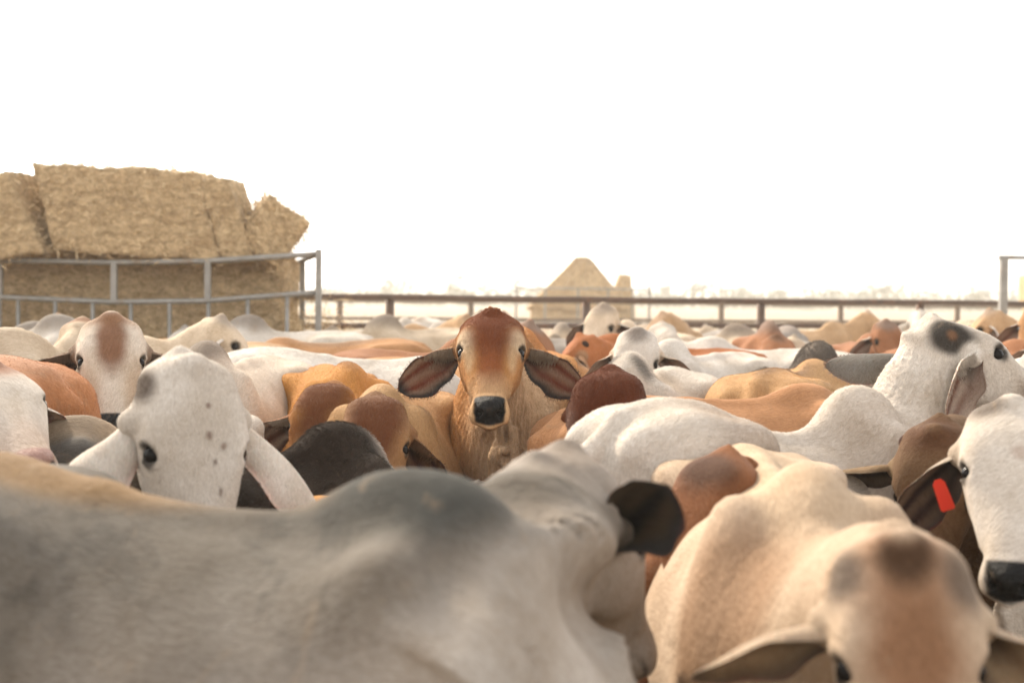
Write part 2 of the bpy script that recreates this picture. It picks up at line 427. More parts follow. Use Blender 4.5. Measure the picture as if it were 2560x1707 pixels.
    def extra(s, hero):
        if not hero: return
        # pendulous skin fold under the chin: a curling strip that ends in a soft knob, then the keel of the dewlap
        v = s.v; iy = int(np.argmin(np.abs(v.ys - s.poll[1] * .4)))
        def front(z):
            iz = int(np.argmin(np.abs(v.zs - z))); col = v.D[:, iy, iz] < 0
            return float(v.xs[np.nonzero(col)[0][-1]]) if col.any() else .4
        y0 = float(v.ys[iy])
        def seg(p, q, r0, r1, k):
            fn, lo, hi = s.cone((front(p[1]) + p[2], y0 + p[0], p[1]), (front(q[1]) + q[2], y0 + q[0], q[1]), r0, r1); v.add(fn, lo, hi, k)
        seg((.00, 1.06, .012), (.012, 1.025, .016), .012, .011, .012)
        seg((.012, 1.025, .016), (.018, .985, .020), .011, .010, .010)
        seg((.018, .985, .020), (-.002, .955, .024), .011, .014, .010)
        seg((-.002, .955, .024), (-.030, .940, .014), .015, .018, .012)
        seg((-.034, .985, .004), (-.036, .930, .012), .012, .026, .014)
        seg((-.036, .930, .012), (.024, .915, .016), .030, .026, .014)
        seg((.030, 1.03, .0), (.030, .92, .012), .012, .022, .014)
        seg((.0, .90, .01), (.0, .80, .008), .022, .016, .02)
    def fwd(s, P):
        """canonical -> bent body space"""
        P = np.array(P, float)
        if s.st != 1: P[:, 0] = np.where(P[:, 0] < 0, P[:, 0] * s.st, P[:, 0])
        if abs(s.k) < 1e-5: return P
        R = 1 / s.k
        a = np.where(P[:, 0] < 0, -P[:, 0] * s.k, 0)
        X = np.where(P[:, 0] < 0, -np.sin(a) * (R + P[:, 1]), P[:, 0]); Y = np.where(P[:, 0] < 0, -R + np.cos(a) * (R + P[:, 1]), P[:, 1])
        return np.stack([X, Y, P[:, 2]], 1)
    def inv(s, X, Y):
        if abs(s.k) < 1e-5: return np.where(X < 0, X / s.st, X) + 0 * Y, Y + 0 * X
        R = 1 / s.k; sg = 1 if R > 0 else -1
        r = np.hypot(X, Y + R); a = np.arctan2(-X * sg, (Y + R) * sg)
        return np.where(X < 0, -a * R / s.st, X), np.where(X < 0, sg * r - R, Y + 0 * X)
    def body(s, fn, lo, hi, k, op='u'):
        lo = np.array(lo); hi = np.array(hi)
        xs = np.linspace(lo[0], hi[0], 5)
        c = s.fwd(np.array([[x, y, z] for x in xs for y in (lo[1], hi[1]) for z in (lo[2], hi[2])]))
        def g(X, Y, Z):
            xc, yc = s.inv(X, Y)
            if s.lift or s.sway:
                return fn(xc, yc, Z - (s.lift * sstep(-.35, -1.0, xc) - s.sway * np.exp(-((xc + .38) / .25) ** 2)) * sstep(.45, .9, Z))
            return fn(xc, yc, Z)
        s.v.add(g, c.min(0) - .02 - abs(s.lift) - abs(s.sway), c.max(0) + .02 + abs(s.lift), k, op)
    def hadd(s, fn, lo, hi, k, op='u'):
        lo = np.array(lo) * s.hs; hi = np.array(hi) * s.hs; R, P, hs = s.R, s.poll, s.hs
        c = P + np.array([[x, y, z] for x in (lo[0], hi[0]) for y in (lo[1], hi[1]) for z in (lo[2], hi[2])]) @ R.T
        def g(X, Y, Z):
            dx, dy, dz = (X - P[0]) / hs, (Y - P[1]) / hs, (Z - P[2]) / hs
            return fn(dx*R[0, 0] + dy*R[1, 0] + dz*R[2, 0], dx*R[0, 1] + dy*R[1, 1] + dz*R[2, 1], dx*R[0, 2] + dy*R[1, 2] + dz*R[2, 2]) * hs
        s.v.add(g, c.min(0), c.max(0), k * hs, op)
    def head_sweep(s, x, y, z):
        xc = np.clip(x, -.055, .527)
        top, bot, w = HEAD(xc)
        zc = top * .62 + bot * .38; ht = top - zc; hb = zc - bot
        t = np.where(z > zc, (z - zc) / ht, (z - zc) / hb)
        wl = w * (1 - .34 * np.clip(-t, 0, 1.2) - .06 * np.clip(t, 0, 1))
        d = ((np.abs(y / wl) ** 2.9 + np.abs(t) ** 2.6) ** (1 / 2.75) - 1) * np.minimum(w, hb) * .9
        return np.where(np.abs(x - xc) > 0, np.sqrt(np.maximum(d, 0) ** 2 + (x - xc) ** 2) + np.minimum(d, 0), d)
    def build(s, sm=1):
        V, Q = s.v.mesh(); V = relax(V, Q, sm)
        s.N = vnormals(V, Q)
        if s.folds:
            s.neckf(V[:, 0], V[:, 1], V[:, 2]); pp, uu, vv = s.last
            hw_ = 1 - sstep(.0, .05, s.head_sweep(*(((V - s.poll) @ s.R) / s.hs).T))
            mk = (1 - sstep(.20, .34, np.sqrt(uu**2 + (vv/1.6)**2))) * (1 - hw_) * sstep(.55, .75, V[:, 2]) * sstep(.0, .25, pp + .12 * (V[:, 0] > .15))
            g = 0
            rs = np.random.RandomState(5)
            for i in range(6):
                a = rs.uniform(-.5, .5) + math.pi / 2 * (i % 3 == 2); kk = rs.uniform(90, 210)
                ph = V[:, 0] * math.sin(a) * kk + V[:, 1] * math.cos(a) * kk + V[:, 2] * rs.uniform(-14, 14) + 2.2 * wob(V, 40 + i, 7)
                g = g + (1 - np.abs(np.sin(ph))) ** 2
            V = V + s.N * (mk * (g / 6 - .35) * s.folds)[:, None]
        hd = 1 - sstep(.0, .1, s.head_sweep(*(((V - s.poll) @ s.R) / s.hs).T))
        V = V + s.N * ((.0045 * wob(V, s.seed, 7) + .0022 * wob(V, s.seed + 1, 22)) * (1 - .8 * hd))[:, None]
        s.N = vnormals(V, Q)
        s.V, s.Q = V, Q
        xc, yc = s.inv(V[:, 0], V[:, 1]); s.C = np.stack([xc, yc, V[:, 2]], 1)
        s.H = ((V - s.poll) @ s.R) / s.hs
        dh = s.head_sweep(s.H[:, 0], s.H[:, 1], s.H[:, 2])
        s.hw = 1 - sstep(.03, .075, dh)
        s.neckf(V[:, 0], V[:, 1], V[:, 2]); pp, uu, vv = s.last
        nd = np.sqrt(uu**2 + (vv/1.6)**2)
        s.nw = (1 - sstep(.17, .25, nd)) * (1 - s.hw)
        s.npar = pp
        return s

EARW = prof([(0, .046), (.15, .052), (.35, .070), (.6, .074), (.8, .060), (.92, .038), (1, .006)], smooth=9)
EART = prof([(0, 2.2), (.2, 1.6), (.45, .95), (.7, .65), (1, .45)], smooth=9)

def ear_mesh(name, base, d, face, L=.25, W=1.0, curl=.25, out=(.5, .42, .33), inn=(.30, .17, .12), pale=(.55, .46, .36), rim=(.03, .028, .026),
             rimw=.5, outrim=.3, flip=1, nu=26, nv=20, roll=1.0, seed=0):
    """leaf-shaped cupped ear: two skins and a rim. d = axis, face = way the opening looks, flip = +1 when the lower edge is at +v"""
    d = np.array(d, float); d /= np.linalg.norm(d)
    face = np.array(face, float); face -= face @ d * d; face /= np.linalg.norm(face)
    lat = np.cross(d, face) * flip
    us = np.linspace(0, 1, nu); vs = np.linspace(-1, 1, nv)
    U, Vv = np.meshgrid(us, vs, indexing='ij')
    hw = EARW(U)[0] * W; th = EART(U)[0] * roll
    hw = hw * np.where(Vv > 0, 1.18, .86) * (1 + .05 * np.sin(U * 17 + Vv * 3 + seed))
    Rr = hw / th
    ctr = np.array(base)[None, None] + (U * L)[..., None] * d
    ctr = ctr + (-(curl * L * U ** 2))[..., None] * np.array([0, 0, 1.0])
    a = Vv * th
    wv = .006 * np.sin(U * 9 + seed) * Vv
    inner = ctr + (Rr * np.sin(a))[..., None] * lat + (Rr * (1 - np.cos(a)) + wv)[..., None] * face
    du = np.gradient(inner, axis=0); dv = np.gradient(inner, axis=1)
    N = np.cross(du, dv); N /= np.linalg.norm(N, axis=2)[..., None] + 1e-9
    N *= np.sign((N * face).sum(2).mean()) or 1
    t = (.0075 * (1 - Vv ** 4 * .75) * (1 - .6 * U ** 4))[..., None]
    outer = inner - N * t
    n = nu * nv
    V = np.concatenate([inner.reshape(-1, 3), outer.reshape(-1, 3)])
    ix = np.arange(n).reshape(nu, nv)
    q = np.stack([ix[:-1, :-1], ix[1:, :-1], ix[1:, 1:], ix[:-1, 1:]], -1).reshape(-1, 4)
    Q = [q, q[:, ::-1] + n]
    for e in (ix[:, 0], ix[-1, :], ix[::-1, -1]):
        Q.append(np.stack([e[:-1], e[:-1] + n, e[1:] + n, e[1:]], 1)[:, ::-1])
    Q = np.concatenate(Q)
    # orientation
    tri = V[q[:, 0]]; nn = np.cross(V[q[:, 1]] - tri, V[q[:, 2]] - tri).sum(0)
    if nn @ face < 0: Q = Q[:, ::-1]
    u = U.ravel(); v = Vv.ravel()
    rs = np.random.RandomState(seed + 5)
    edge = np.maximum(np.where(v > 0, sstep(.45, .95, v), sstep(.8, .99, -v)), sstep(.80, .98, u))
    st = .5 + .5 * np.sin(v * 8.5 + u * 2 + seed)
    c_in = np.array(inn)[None] * (1 - st[:, None] * .5) + np.array(pale)[None] * (st[:, None] * .5)
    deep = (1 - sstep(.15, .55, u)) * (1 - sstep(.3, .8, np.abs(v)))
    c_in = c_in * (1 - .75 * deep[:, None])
    e1 = np.clip(sstep(.35, .8, np.abs(v)) * (1 - edge), 0, 1)[:, None] * .6
    c_in = c_in * (1 - e1) + np.array(pale) * e1
    er = (np.maximum(edge * sstep(.25, .7, u), edge * (v > 0)) * rimw)[:, None]
    c_in = c_in * (1 - er) + np.array(rim) * er
    eo = (np.maximum(sstep(.8, 1, np.abs(v)), sstep(.55, 1, u)) * outrim)[:, None]
    c_out = np.array(out)[None] * (1 - eo) + np.array(rim) * eo
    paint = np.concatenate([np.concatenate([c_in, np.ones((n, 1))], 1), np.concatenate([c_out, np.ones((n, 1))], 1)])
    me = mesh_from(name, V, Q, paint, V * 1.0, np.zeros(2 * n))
    return me, (inner.reshape(-1, 3), N.reshape(-1, 3), c_in, u, v, d, lat)

def ear_fur(ear, ei, n, pale, seed):
    """hair fringe: long pale tufts over the opening near the root, short hair elsewhere and along the rim"""
    P, N, C, u, v, d, lat = ei
    rs = np.random.RandomState(seed + 50); ur = u + rs.normal(0, .08, len(u)); w = .25 + 2.2 * (v < -.2 + .2 * rs.normal(size=len(u))) * (u > .08) * (ur < .38) + 1.2 * (np.abs(v) > .9) * (u > .1); w[u < .03] = 0
    i = rs.choice(len(P), n, p=w / w.sum())
    p = P[i] + rs.normal(0, .003, (n, 3)); nn = N[i]
    tuft = ((v[i] < 0) & (u[i] < .5))[:, None]; rim = (np.abs(v[i]) > .9)[:, None]
    dr = np.where(tuft, lat * .9 + d * .25 + np.array([0, 0, -.5]), np.where(rim, lat * np.sign(v[i])[:, None] + d * .6, d + lat * .3)) + rs.normal(0, .25, (n, 3))
    dr /= np.linalg.norm(dr, axis=1)[:, None]
    l = np.where(tuft, .034 * (1.1 - 1.6 * u[i][:, None]), np.where(rim, .007, .010)) * rs.uniform(.5, 1.2, (n, 1))
    pts = np.stack([p, p + dr * l * .5 + nn * l * .22, p + dr * l + nn * l * .15], 1)
    hc = bpy.data.hair_curves.new('ear_fur'); hc.add_curves([3] * n); hc.points.foreach_set('position', pts.astype(np.float32).ravel())
    at_ = hc.attributes.get('radius') or hc.attributes.new('radius', 'FLOAT', 'POINT'); at_.data.foreach_set('value', np.tile(np.array([.0005, .0004, .0001], np.float32), n))
    c = np.where(tuft, np.array(pale) * .9, C[i] * 1.1) * rs.uniform(.7, 1.2, (n, 1))
    hc.attributes.new('haircol', 'FLOAT_COLOR', 'CURVE').data.foreach_set('color', np.concatenate([np.clip(c, 0, 1), np.ones((n, 1))], 1).astype(np.float32).ravel())
    hc.materials.append(MAT['fur']); o = bpy.data.objects.new('ear_fur', hc); o['kind'] = 'stuff'; link(o, ear)

def ball_mesh(name, r, nu=14, nv=10, sq=1.0):
    a = np.linspace(0, 2 * math.pi, nu, endpoint=False); b = np.linspace(.12, math.pi - .12, nv)
    P = np.array([[r * math.sin(t) * math.cos(p), r * math.sin(t) * math.sin(p), r * sq * math.cos(t)] for t in b for p in a])
    Q = [[i*nu+j, i*nu+(j+1) % nu, (i+1)*nu+(j+1) % nu, (i+1)*nu+j] for i in range(nv-1) for j in range(nu)]
    Q += [[0, nu-1-0, nu-2, 1]] if False else []
    me = mesh_from(name, P, np.array(Q)[:, ::-1])
    return me

def link(o, parent=None):
    bpy.context.scene.collection.objects.link(o)
    if parent is not None: o.parent = parent
    return o

BLACK = (.012, .011, .011)
def deep(c): return tuple(float(v) ** 1.28 for v in c)     # pigments, a little richer
def blob(P, c, r, n=0.0, seed=0, sym=False, soft=.45, f=14.0):
    P = P.copy()
    if sym: P[:, 1] = np.abs(P[:, 1])
    q = np.sqrt((((P - np.array(c)) / np.array(r)) ** 2).sum(1))
    if n: q = q + n * wob(P, seed, f)
    return 1 - sstep(1 - soft, 1 + soft, q)

def coat(s, patches=(), nose=True, eyerim=.9, muzzle=None, nosecol=BLACK, mottle=None, ear_out=None):
    """patches: (space 'b'|'h', centre, radii, colour, strength[, noise, sym, soft])"""
    n = len(s.V); col = np.zeros((n, 3)); al = np.zeros(n); gl = np.zeros(n)
    def put(m, c):
        nonlocal col, al
        c = deep(c)
        m = np.clip(m, 0, 1)
        a2 = al + m * (1 - al)
        w = np.where(a2 > 1e-6, m / np.maximum(a2, 1e-6), 0)[:, None]
        col = col * (1 - w) + np.array(c) * w; al = a2
    if mottle:
        mc, ms, mf = mottle
        q = wob(s.V, 77, mf) + .7 * wob(s.V, 78, mf * 2.3) + .5 * wob(s.V, 79, mf * 5)
        put(sstep(-.1, .8, q) * ms * (1 - s.hw), mc)
    for i, p in enumerate(patches):
        sp, c, r, cl, st = p[:5]; nz = p[5] if len(p) > 5 else .25; sym = p[6] if len(p) > 6 else True; soft = p[7] if len(p) > 7 else .5
        P = s.C if sp == 'b' else s.H
        m = blob(P, c, r, nz, i * 7 + s.seed, sym, soft, 10 if sp == 'b' else 28)
        if sp == 'h': m = m * s.hw
        put(m * st, cl)
    H = s.H
    if muzzle is not None:
        put(sstep(.30, .42, H[:, 0] + .02 * wob(H, 3, 40)) * s.hw * .85, muzzle)
    if eyerim:
        e = blob(H, (.192, .112, -.034), (.036, .034, .031), .10, 3, True, .25, 60) * s.hw
        put(e * eyerim, (.02, .016, .014))
    if nose:
        ay = np.abs(H[:, 1]); m = sstep(.447, .458, H[:, 0] + .10 * ay - .3 * (H[:, 2] + .03) * (H[:, 2] < -.03)) * (1 - sstep(.050, .060, ay + .12 * np.maximum(-.06 - H[:, 2], 0))) * sstep(-.098, -.088, H[:, 2]) * s.hw
        put(m, nosecol); gl = np.maximum(gl, m)
        for sg in (1,):
            m = blob(H, (.502, .044, -.058), (.024, .018, .014), 0, 5, True, .3) * s.hw
            put(m, (.006, .005, .005))
        m = blob(H, (.49, 0, -.120), (.06, .08, .007), .1, 9, True, .5, 60) * s.hw
        put(m * .85, (.03, .02, .016))
    if ear_out is not None: put(blob(H, (.100, .135, -.096), (.05, .045, .05), 0, 5, True, .3), ear_out)
    C = s.C
    put(sstep(.10, .06, C[:, 2]) , (.03, .026, .022))                                  # hooves
    tl = (C[:, 0] < -1.19) & (C[:, 2] < .62) & (np.abs(C[:, 1]) < .14)
    put(tl * sstep(.62, .5, C[:, 2]), (.03, .025, .02))
    rest = s.V
    fold = np.clip(s.nw * 1.0 + .35 * sstep(-.25, .1, C[:, 0]) * (C[:, 2] < 1.15), 0, 1) * (1 - s.hw)
    fold = np.where(gl > .5, -gl, fold)
    return np.concatenate([col, al[:, None]], 1), rest, fold

def fur(s, root, paint, color, n, L=.012, rad=.0005, zmin=.55, seed=0):
    """short hair as real strands, child of the animal"""
    rs = np.random.RandomState(seed); V, Q = s.V, s.Q
    A = V[Q]; area = np.linalg.norm(np.cross(A[:, 2] - A[:, 0], A[:, 3] - A[:, 1]), axis=1) * .5
    cen = A.mean(1); w = area * (cen[:, 2] > zmin)
    ph = ((cen - s.poll) @ s.R) / s.hs
    nose = (ph[:, 0] > .43) & (np.abs(ph[:, 1]) < .07) & (ph[:, 2] > -.13) & (ph[:, 2] < .1)
    eye = np.sqrt((ph[:, 0] - .19) ** 2 + (np.abs(ph[:, 1]) - .1) ** 2 + (ph[:, 2] + .03) ** 2) < .035
    w = w * ~nose * ~eye * (1 + 1.5 * s.hw[Q[:, 0]])
    f = rs.choice(len(Q), n, p=w / w.sum())
    a, b = rs.rand(n, 1), rs.rand(n, 1)
    w4 = np.stack([(1-a)*(1-b), a*(1-b), a*b, (1-a)*b], 1)
    def at(X): return (X[Q[f]] * w4).sum(1)
    P = at(V); N = at(s.N); N /= np.linalg.norm(N, axis=1)[:, None] + 1e-9
    hw = at(s.hw[:, None]); pc = at(paint)
    d = np.array([-.75, 0, -.65]) * (1 - hw) + (s.R[:, 0] * .8 + np.array([0, 0, -.2])) * hw
    d = d + rs.normal(0, .16, d.shape) + .15 * np.stack([wob(P, seed + i, 9) for i in range(3)], 1)
    d -= (d * N).sum(1)[:, None] * N; d /= np.linalg.norm(d, axis=1)[:, None] + 1e-9
    l = L * rs.uniform(.55, 1.25, (n, 1)) * (1 - .45 * hw)
    p0 = P - N * .001; p1 = P + (d * .55 + N * .24) * l; p2 = P + (d * 1.0 + N * .33) * l
    pts = np.stack([p0, p1, p2], 1)
    hc = bpy.data.hair_curves.new('cow_fur'); hc.add_curves([3] * n)
    hc.points.foreach_set('position', pts.astype(np.float32).ravel())
    r = np.tile(np.array([rad, rad * .8, rad * .15], np.float32), n)
    at_ = hc.attributes.get('radius') or hc.attributes.new('radius', 'FLOAT', 'POINT'); at_.data.foreach_set('value', r)
    col = np.array(color) * (1 - pc[:, 3:4]) + pc[:, :3] * pc[:, 3:4]
    lum = float(np.mean(color)); sp_ = .26 - .14 * min(1, lum / .5)
    col = col * rs.uniform(1 - sp_, 1 + sp_, (n, 1)) * (1 + .10 * wob(P, seed + 9, 25)[:, None])
    c4 = np.concatenate([np.clip(col, 0, 1), np.ones((n, 1))], 1)
    hc.attributes.new('haircol', 'FLOAT_COLOR', 'CURVE').data.foreach_set('color', c4.astype(np.float32).ravel())
    hc.materials.append(MAT['fur'])
    o = bpy.data.objects.new('fur', hc); o['kind'] = 'stuff'; link(o, root)

COWS = []
def cow(hump, yaw, poll, head, color, label, scale=None, shape=None, group=None, patches=(), ears=((25, 0, 0), (25, 0, 0)), ear_out=None, ear_in=(.26, .14, .10), ear_pale=(.5, .42, .34),
        ear_L=.25, ear_W=1.0, rimw=.5, outrim=.3, horn=None, tag=None, muzzle=None, eyerim=.9, res=(.03, .013), sm=1, name='cow', nosecol=BLACK, roll=1.0, curl=.25, mottle=None, hair=0, hairL=.008, hairR=.00036):
    """hump = top of the hump in the yard, yaw = way the body faces (0 = +x, 90 = +y), poll = top of the head, head = (yaw, pitch below level, roll);
    ears: per side (right, left) = (droop deg, sweep deg back, twist deg of the opening towards the ground)"""
    color = deep(color); shape = dict(shape or {}); hz = 1.24 + .155 * shape.get('hump', 1.0)
    if scale is None: scale = hump[2] / hz
    cy, sy = math.cos(math.radians(yaw)), math.sin(math.radians(yaw))
    loc = (hump[0] + .02 * cy * scale, hump[1] + .02 * sy * scale, 0)
    dx, dy = poll[0] - loc[0], poll[1] - loc[1]
    shape['poll'] = ((dx * cy + dy * sy) / scale, (-dx * sy + dy * cy) / scale, poll[2] / scale)
    shape['head'] = (head[0] - yaw, head[1], head[2])
    s = CowShape(hc=res[0], hf=res[1], seed=len(COWS) * 3 + 1, **shape).build(sm)
    root = bpy.data.objects.new(name, None); root.empty_display_size = .1
    root.location = loc; root.rotation_euler = (0, 0, math.radians(yaw)); root.scale = (scale,) * 3
    root['label'] = label; root['category'] = 'cow'
    if group: root['group'] = group
    link(root)
    paint, rest, fold = coat(s, patches, eyerim=eyerim, muzzle=muzzle, nosecol=nosecol, mottle=mottle, ear_out=ear_out)
    b = bpy.data.objects.new('body', mesh_from('cow_body', s.V, s.Q, paint, rest, fold)); b.data.materials.append(MAT['coat'])
    b.color = (*color, 1); link(b, root)
    if hair: fur(s, root, paint, color, hair, hairL, hairR, seed=len(COWS))
    R, P, hs = s.R, s.poll, s.hs
    up = np.array([0, 0, 1.0])
    f = R[:, 0] * .35 + R[:, 2] * .9; f = f / np.linalg.norm(f)
    for sg, e in zip((-1, 1), ears):
        if e is None: continue
        dr, sw, tw = [math.radians(a) for a in e[:3]]
        lat = R[:, 1] * sg; lat = lat / np.linalg.norm(lat)
        down = -(up - up @ lat * lat); down /= np.linalg.norm(down)
        fr = np.cross(lat, down); fr *= np.sign(fr @ f) or 1
        d = lat * math.cos(dr) + down * math.sin(dr); d = d * math.cos(sw) - fr * math.sin(sw)
        low = down * math.cos(dr) - lat * math.sin(dr)
        face = fr * math.cos(tw) + low * math.sin(tw)
        base = P + R @ (np.array([.095, sg * .116, -.094]) * hs)
        fl = 1 if np.dot(np.cross(d, face), low) > 0 else -1
        k = e[3] if len(e) > 3 else {}
        me, ei = ear_mesh('cow_ear', base, d, face, L=k.get('L', ear_L) * hs, W=ear_W * hs, out=deep(k['out']) if 'out' in k else deep(ear_out) if ear_out else color, inn=deep(ear_in), pale=deep(ear_pale), rimw=k.get('rimw', rimw), outrim=outrim, flip=fl,
                      seed=len(COWS), roll=k.get('roll', roll), curl=k.get('curl', curl))
        o = bpy.data.objects.new('ear', me); me.materials.append(MAT['ear']); o.color = (*color, 1); link(o, root)
        if hair: ear_fur(o, ei, 2600, deep(ear_pale), len(COWS) + sg)
        if tag == sg:
            c = base + d * ear_L * hs * .40 + face * .045 + low * .0
            tm = tag_mesh(); to = bpy.data.objects.new('ear_tag', tm); tm.materials.append(MAT['red_tag']); link(to, root)
            M = np.stack([low * .9 + d * .45, np.cross(face, low * .9 + d * .45), face], 1)
            M /= np.linalg.norm(M, axis=0)
            to.matrix_local = Matrix(((M[0,0], M[0,1], M[0,2], c[0]), (M[1,0], M[1,1], M[1,2], c[1]), (M[2,0], M[2,1], M[2,2], c[2]), (0, 0, 0, 1)))
    for sg in (-1, 1):
        o = bpy.data.objects.new('eye', MESH['eye']); link(o, root)
        c = P + R @ (np.array([.190, sg * .0985, -.046]) * hs); o.location = c; o.scale = (hs,) * 3
    if horn:
        for sg in (-1, 1):
            hm = MESH['horn'].copy(); hm.attributes.new('paint', 'FLOAT_COLOR', 'POINT').data.foreach_set('color', np.tile((*deep(horn), 1.0), len(hm.vertices)).astype(np.float32))
            o = bpy.data.objects.new('horn_bud', hm); link(o, root)
            c = P + R @ (np.array([.016, sg * .100, -.066]) * hs); o.location = c; o.scale = (hs * .9, hs * .75, hs * .95)
            M = Matrix([[R[i, 0], R[i, 1], R[i, 2]] for i in range(3)]); o.rotation_euler = M.to_euler()
    COWS.append((root, s))
    return root

def tag_mesh():
    bm = bmesh.new()
    pts = [(-.012, -.008), (.0, -.017), (.075, -.020), (.08, -.015), (.08, .015), (.075, .020), (.0, .017), (-.012, .008)]
    vs = [bm.verts.new((x, y, .002)) for x, y in pts]; f = bm.faces.new(vs)
    r = bmesh.ops.extrude_face_region(bm, geom=[f]); bmesh.ops.translate(bm, vec=(0, 0, -.004), verts=[v for v in r['geom'] if isinstance(v, bmesh.types.BMVert)])
    bmesh.ops.recalc_face_normals(bm, faces=bm.faces)
    me = bpy.data.meshes.new('ear_tag'); bm.to_mesh(me); bm.free(); return me

MESH['eye'] = ball_mesh('cow_eye', .0252); MESH['eye'].materials.append(MAT['eye'])
MESH['horn'] = ball_mesh('cow_horn_bud', .03, sq=1.1); MESH['horn'].materials.append(MAT['coat'])

# ------------------------------------------------------------------ setting
def obj(name, me, mat=None, parent=None, **props):
    o = bpy.data.objects.new(name, me); sc.collection.objects.link(o)
    if mat is not None and me is not None: me.materials.append(MAT[mat])
    if parent is not None: o.parent = parent
    for k, v in props.items(): o[k] = v
    return o
def empty(name, loc=(0, 0, 0), **props):
    o = bpy.data.objects.new(name, None); o.empty_display_size = .2; o.location = loc; sc.collection.objects.link(o)
    for k, v in props.items(): o[k] = v
    return o
def tube_mesh(name, pts, r, n=8, sq=False):
    """round or square tube along a path"""
    P = [Vector(p) for p in pts]; V = []; F = []
    if sq: n = 4
    for i, p in enumerate(P):
        t = (P[min(i + 1, len(P) - 1)] - P[max(i - 1, 0)]).normalized()
        u = Vector((0, 0, 1)) if abs(t.z) < .9 else Vector((0, 1, 0))
        a = t.cross(u).normalized(); b = a.cross(t)
        for k in range(n):
            w = 2 * math.pi * (k + .5) / n; rr = r * (1.2 if sq else 1)
            V.append(p + a * rr * math.cos(w) + b * rr * math.sin(w))
    for i in range(len(P) - 1):
        for k in range(n): F.append((i*n+k, i*n+(k+1) % n, (i+1)*n+(k+1) % n, (i+1)*n+k))
    F.append(tuple(range(n))[::-1]); F.append(tuple((len(P)-1)*n + k for k in range(n)))
    me = bpy.data.meshes.new(name); me.from_pydata([tuple(v) for v in V], [], F); me.update()
    bm = bmesh.new(); bm.from_mesh(me); bmesh.ops.recalc_face_normals(bm, faces=bm.faces); bm.to_mesh(me); bm.free()
    if not sq:
        for p in me.polygons: p.use_smooth = len(p.vertices) == 4
    return me

def gen(nt): return node(nt, 'ShaderNodeTexCoord').outputs['Object']
m, nt, b = nmat('ground')
v = gen(nt); n1 = noise(nt, v, .12, 5, .6); n2 = noise(nt, v, 2.2, 6, .7)
c = mixc(nt, ramp(nt, n1, .35, .65), (.29, .215, .135), (.40, .31, .205)); c = mixc(nt, ramp(nt, n2, .42, .62, 0, .5), c, (.22, .155, .09))
yd = node(nt, 'ShaderNodeSeparateXYZ'); nt.links.new(v, yd.inputs[0]); c = mixc(nt, ramp(nt, math_(nt, 'ADD', yd.outputs[1], math_(nt, 'MULTIPLY', n1, 6.0)), 19.0, 24.0), mixc(nt, ramp(nt, n2, .4, .6), (.11, .075, .045), (.20, .14, .085)), c)   # trampled dung in the yard
nt.links.new(c, b.inputs['Base Color']); b.inputs['Roughness'].default_value = .95; bump(nt, b, n2, .6, .06)
def metal(name, c0, c1, rough, rust=None):
    m, nt, b = nmat(name); v = gen(nt); n1 = noise(nt, v, 9, 5, .65); n2 = noise(nt, v, 60, 3)
    c = mixc(nt, ramp(nt, n1, .35, .65), c0, c1)
    if rust: c = mixc(nt, ramp(nt, noise(nt, v, 4, 6, .75), .55, .68, 0, .8), c, rust)
    nt.links.new(c, b.inputs['Base Color']); b.inputs['Roughness'].default_value = rough; b.inputs['Metallic'].default_value = .25
    bump(nt, b, n2, .2, .004)
metal('galvanised', (.22, .205, .18), (.30, .28, .25), .55, (.22, .15, .09))
metal('brown_pipe', (.085, .052, .036), (.13, .08, .055), .7, (.20, .09, .045))
metal('old_pipe', (.17, .12, .08), (.22, .16, .11), .75)
m, nt, b = nmat('hay')
v = gen(nt); s1 = noise(nt, vscale(nt, v, (11, 11, 20)), 1.0, 7, .78, .9); s2 = noise(nt, vscale(nt, v, (5, 5, 7)), 1.0, 5, .65, .6); s3 = noise(nt, vscale(nt, v, (60, 150, 150)), 1.0, 3, .6, .5)
c = mixc(nt, ramp(nt, s1, .36, .62), (.34, .20, .08), (.90, .66, .37)); c = mixc(nt, ramp(nt, s2, .52, .70, 0, .55), c, (.33, .19, .075)); c = mixc(nt, ramp(nt, s3, .52, .70, 0, .7), c, (.88, .66, .40))
nt.links.new(c, b.inputs['Base Color']); b.inputs['Roughness'].default_value = .9; p = bump(nt, b, s2, .9, .10); p = bump(nt, b, s1, .9, .06, p); bump(nt, b, s3, .5, .015, p)
m, nt, b = nmat('straw'); oi = node(nt, 'ShaderNodeObjectInfo'); gi = noise(nt, gen(nt), 25, 3)
nt.links.new(mixc(nt, ramp(nt, gi, .35, .65), (.48, .32, .15), (.84, .64, .38)), b.inputs['Base Color']); b.inputs['Roughness'].default_value = .8
m, nt, b = nmat('bark'); b.inputs['Base Color'].default_value = (.12, .09, .065, 1); b.inputs['Roughness'].default_value = .9
m, nt, b = nmat('leaf'); gi = noise(nt, gen(nt), 2, 3); nt.links.new(mixc(nt, gi, (.055, .065, .03), (.11, .11, .05)), b.inputs['Base Color']); b.inputs['Roughness'].default_value = .7
m, nt, b = nmat('grass'); gi = noise(nt, gen(nt), .6, 4); nt.links.new(mixc(nt, gi, (.34, .25, .12), (.50, .40, .22)), b.inputs['Base Color']); b.inputs['Roughness'].default_value = .9

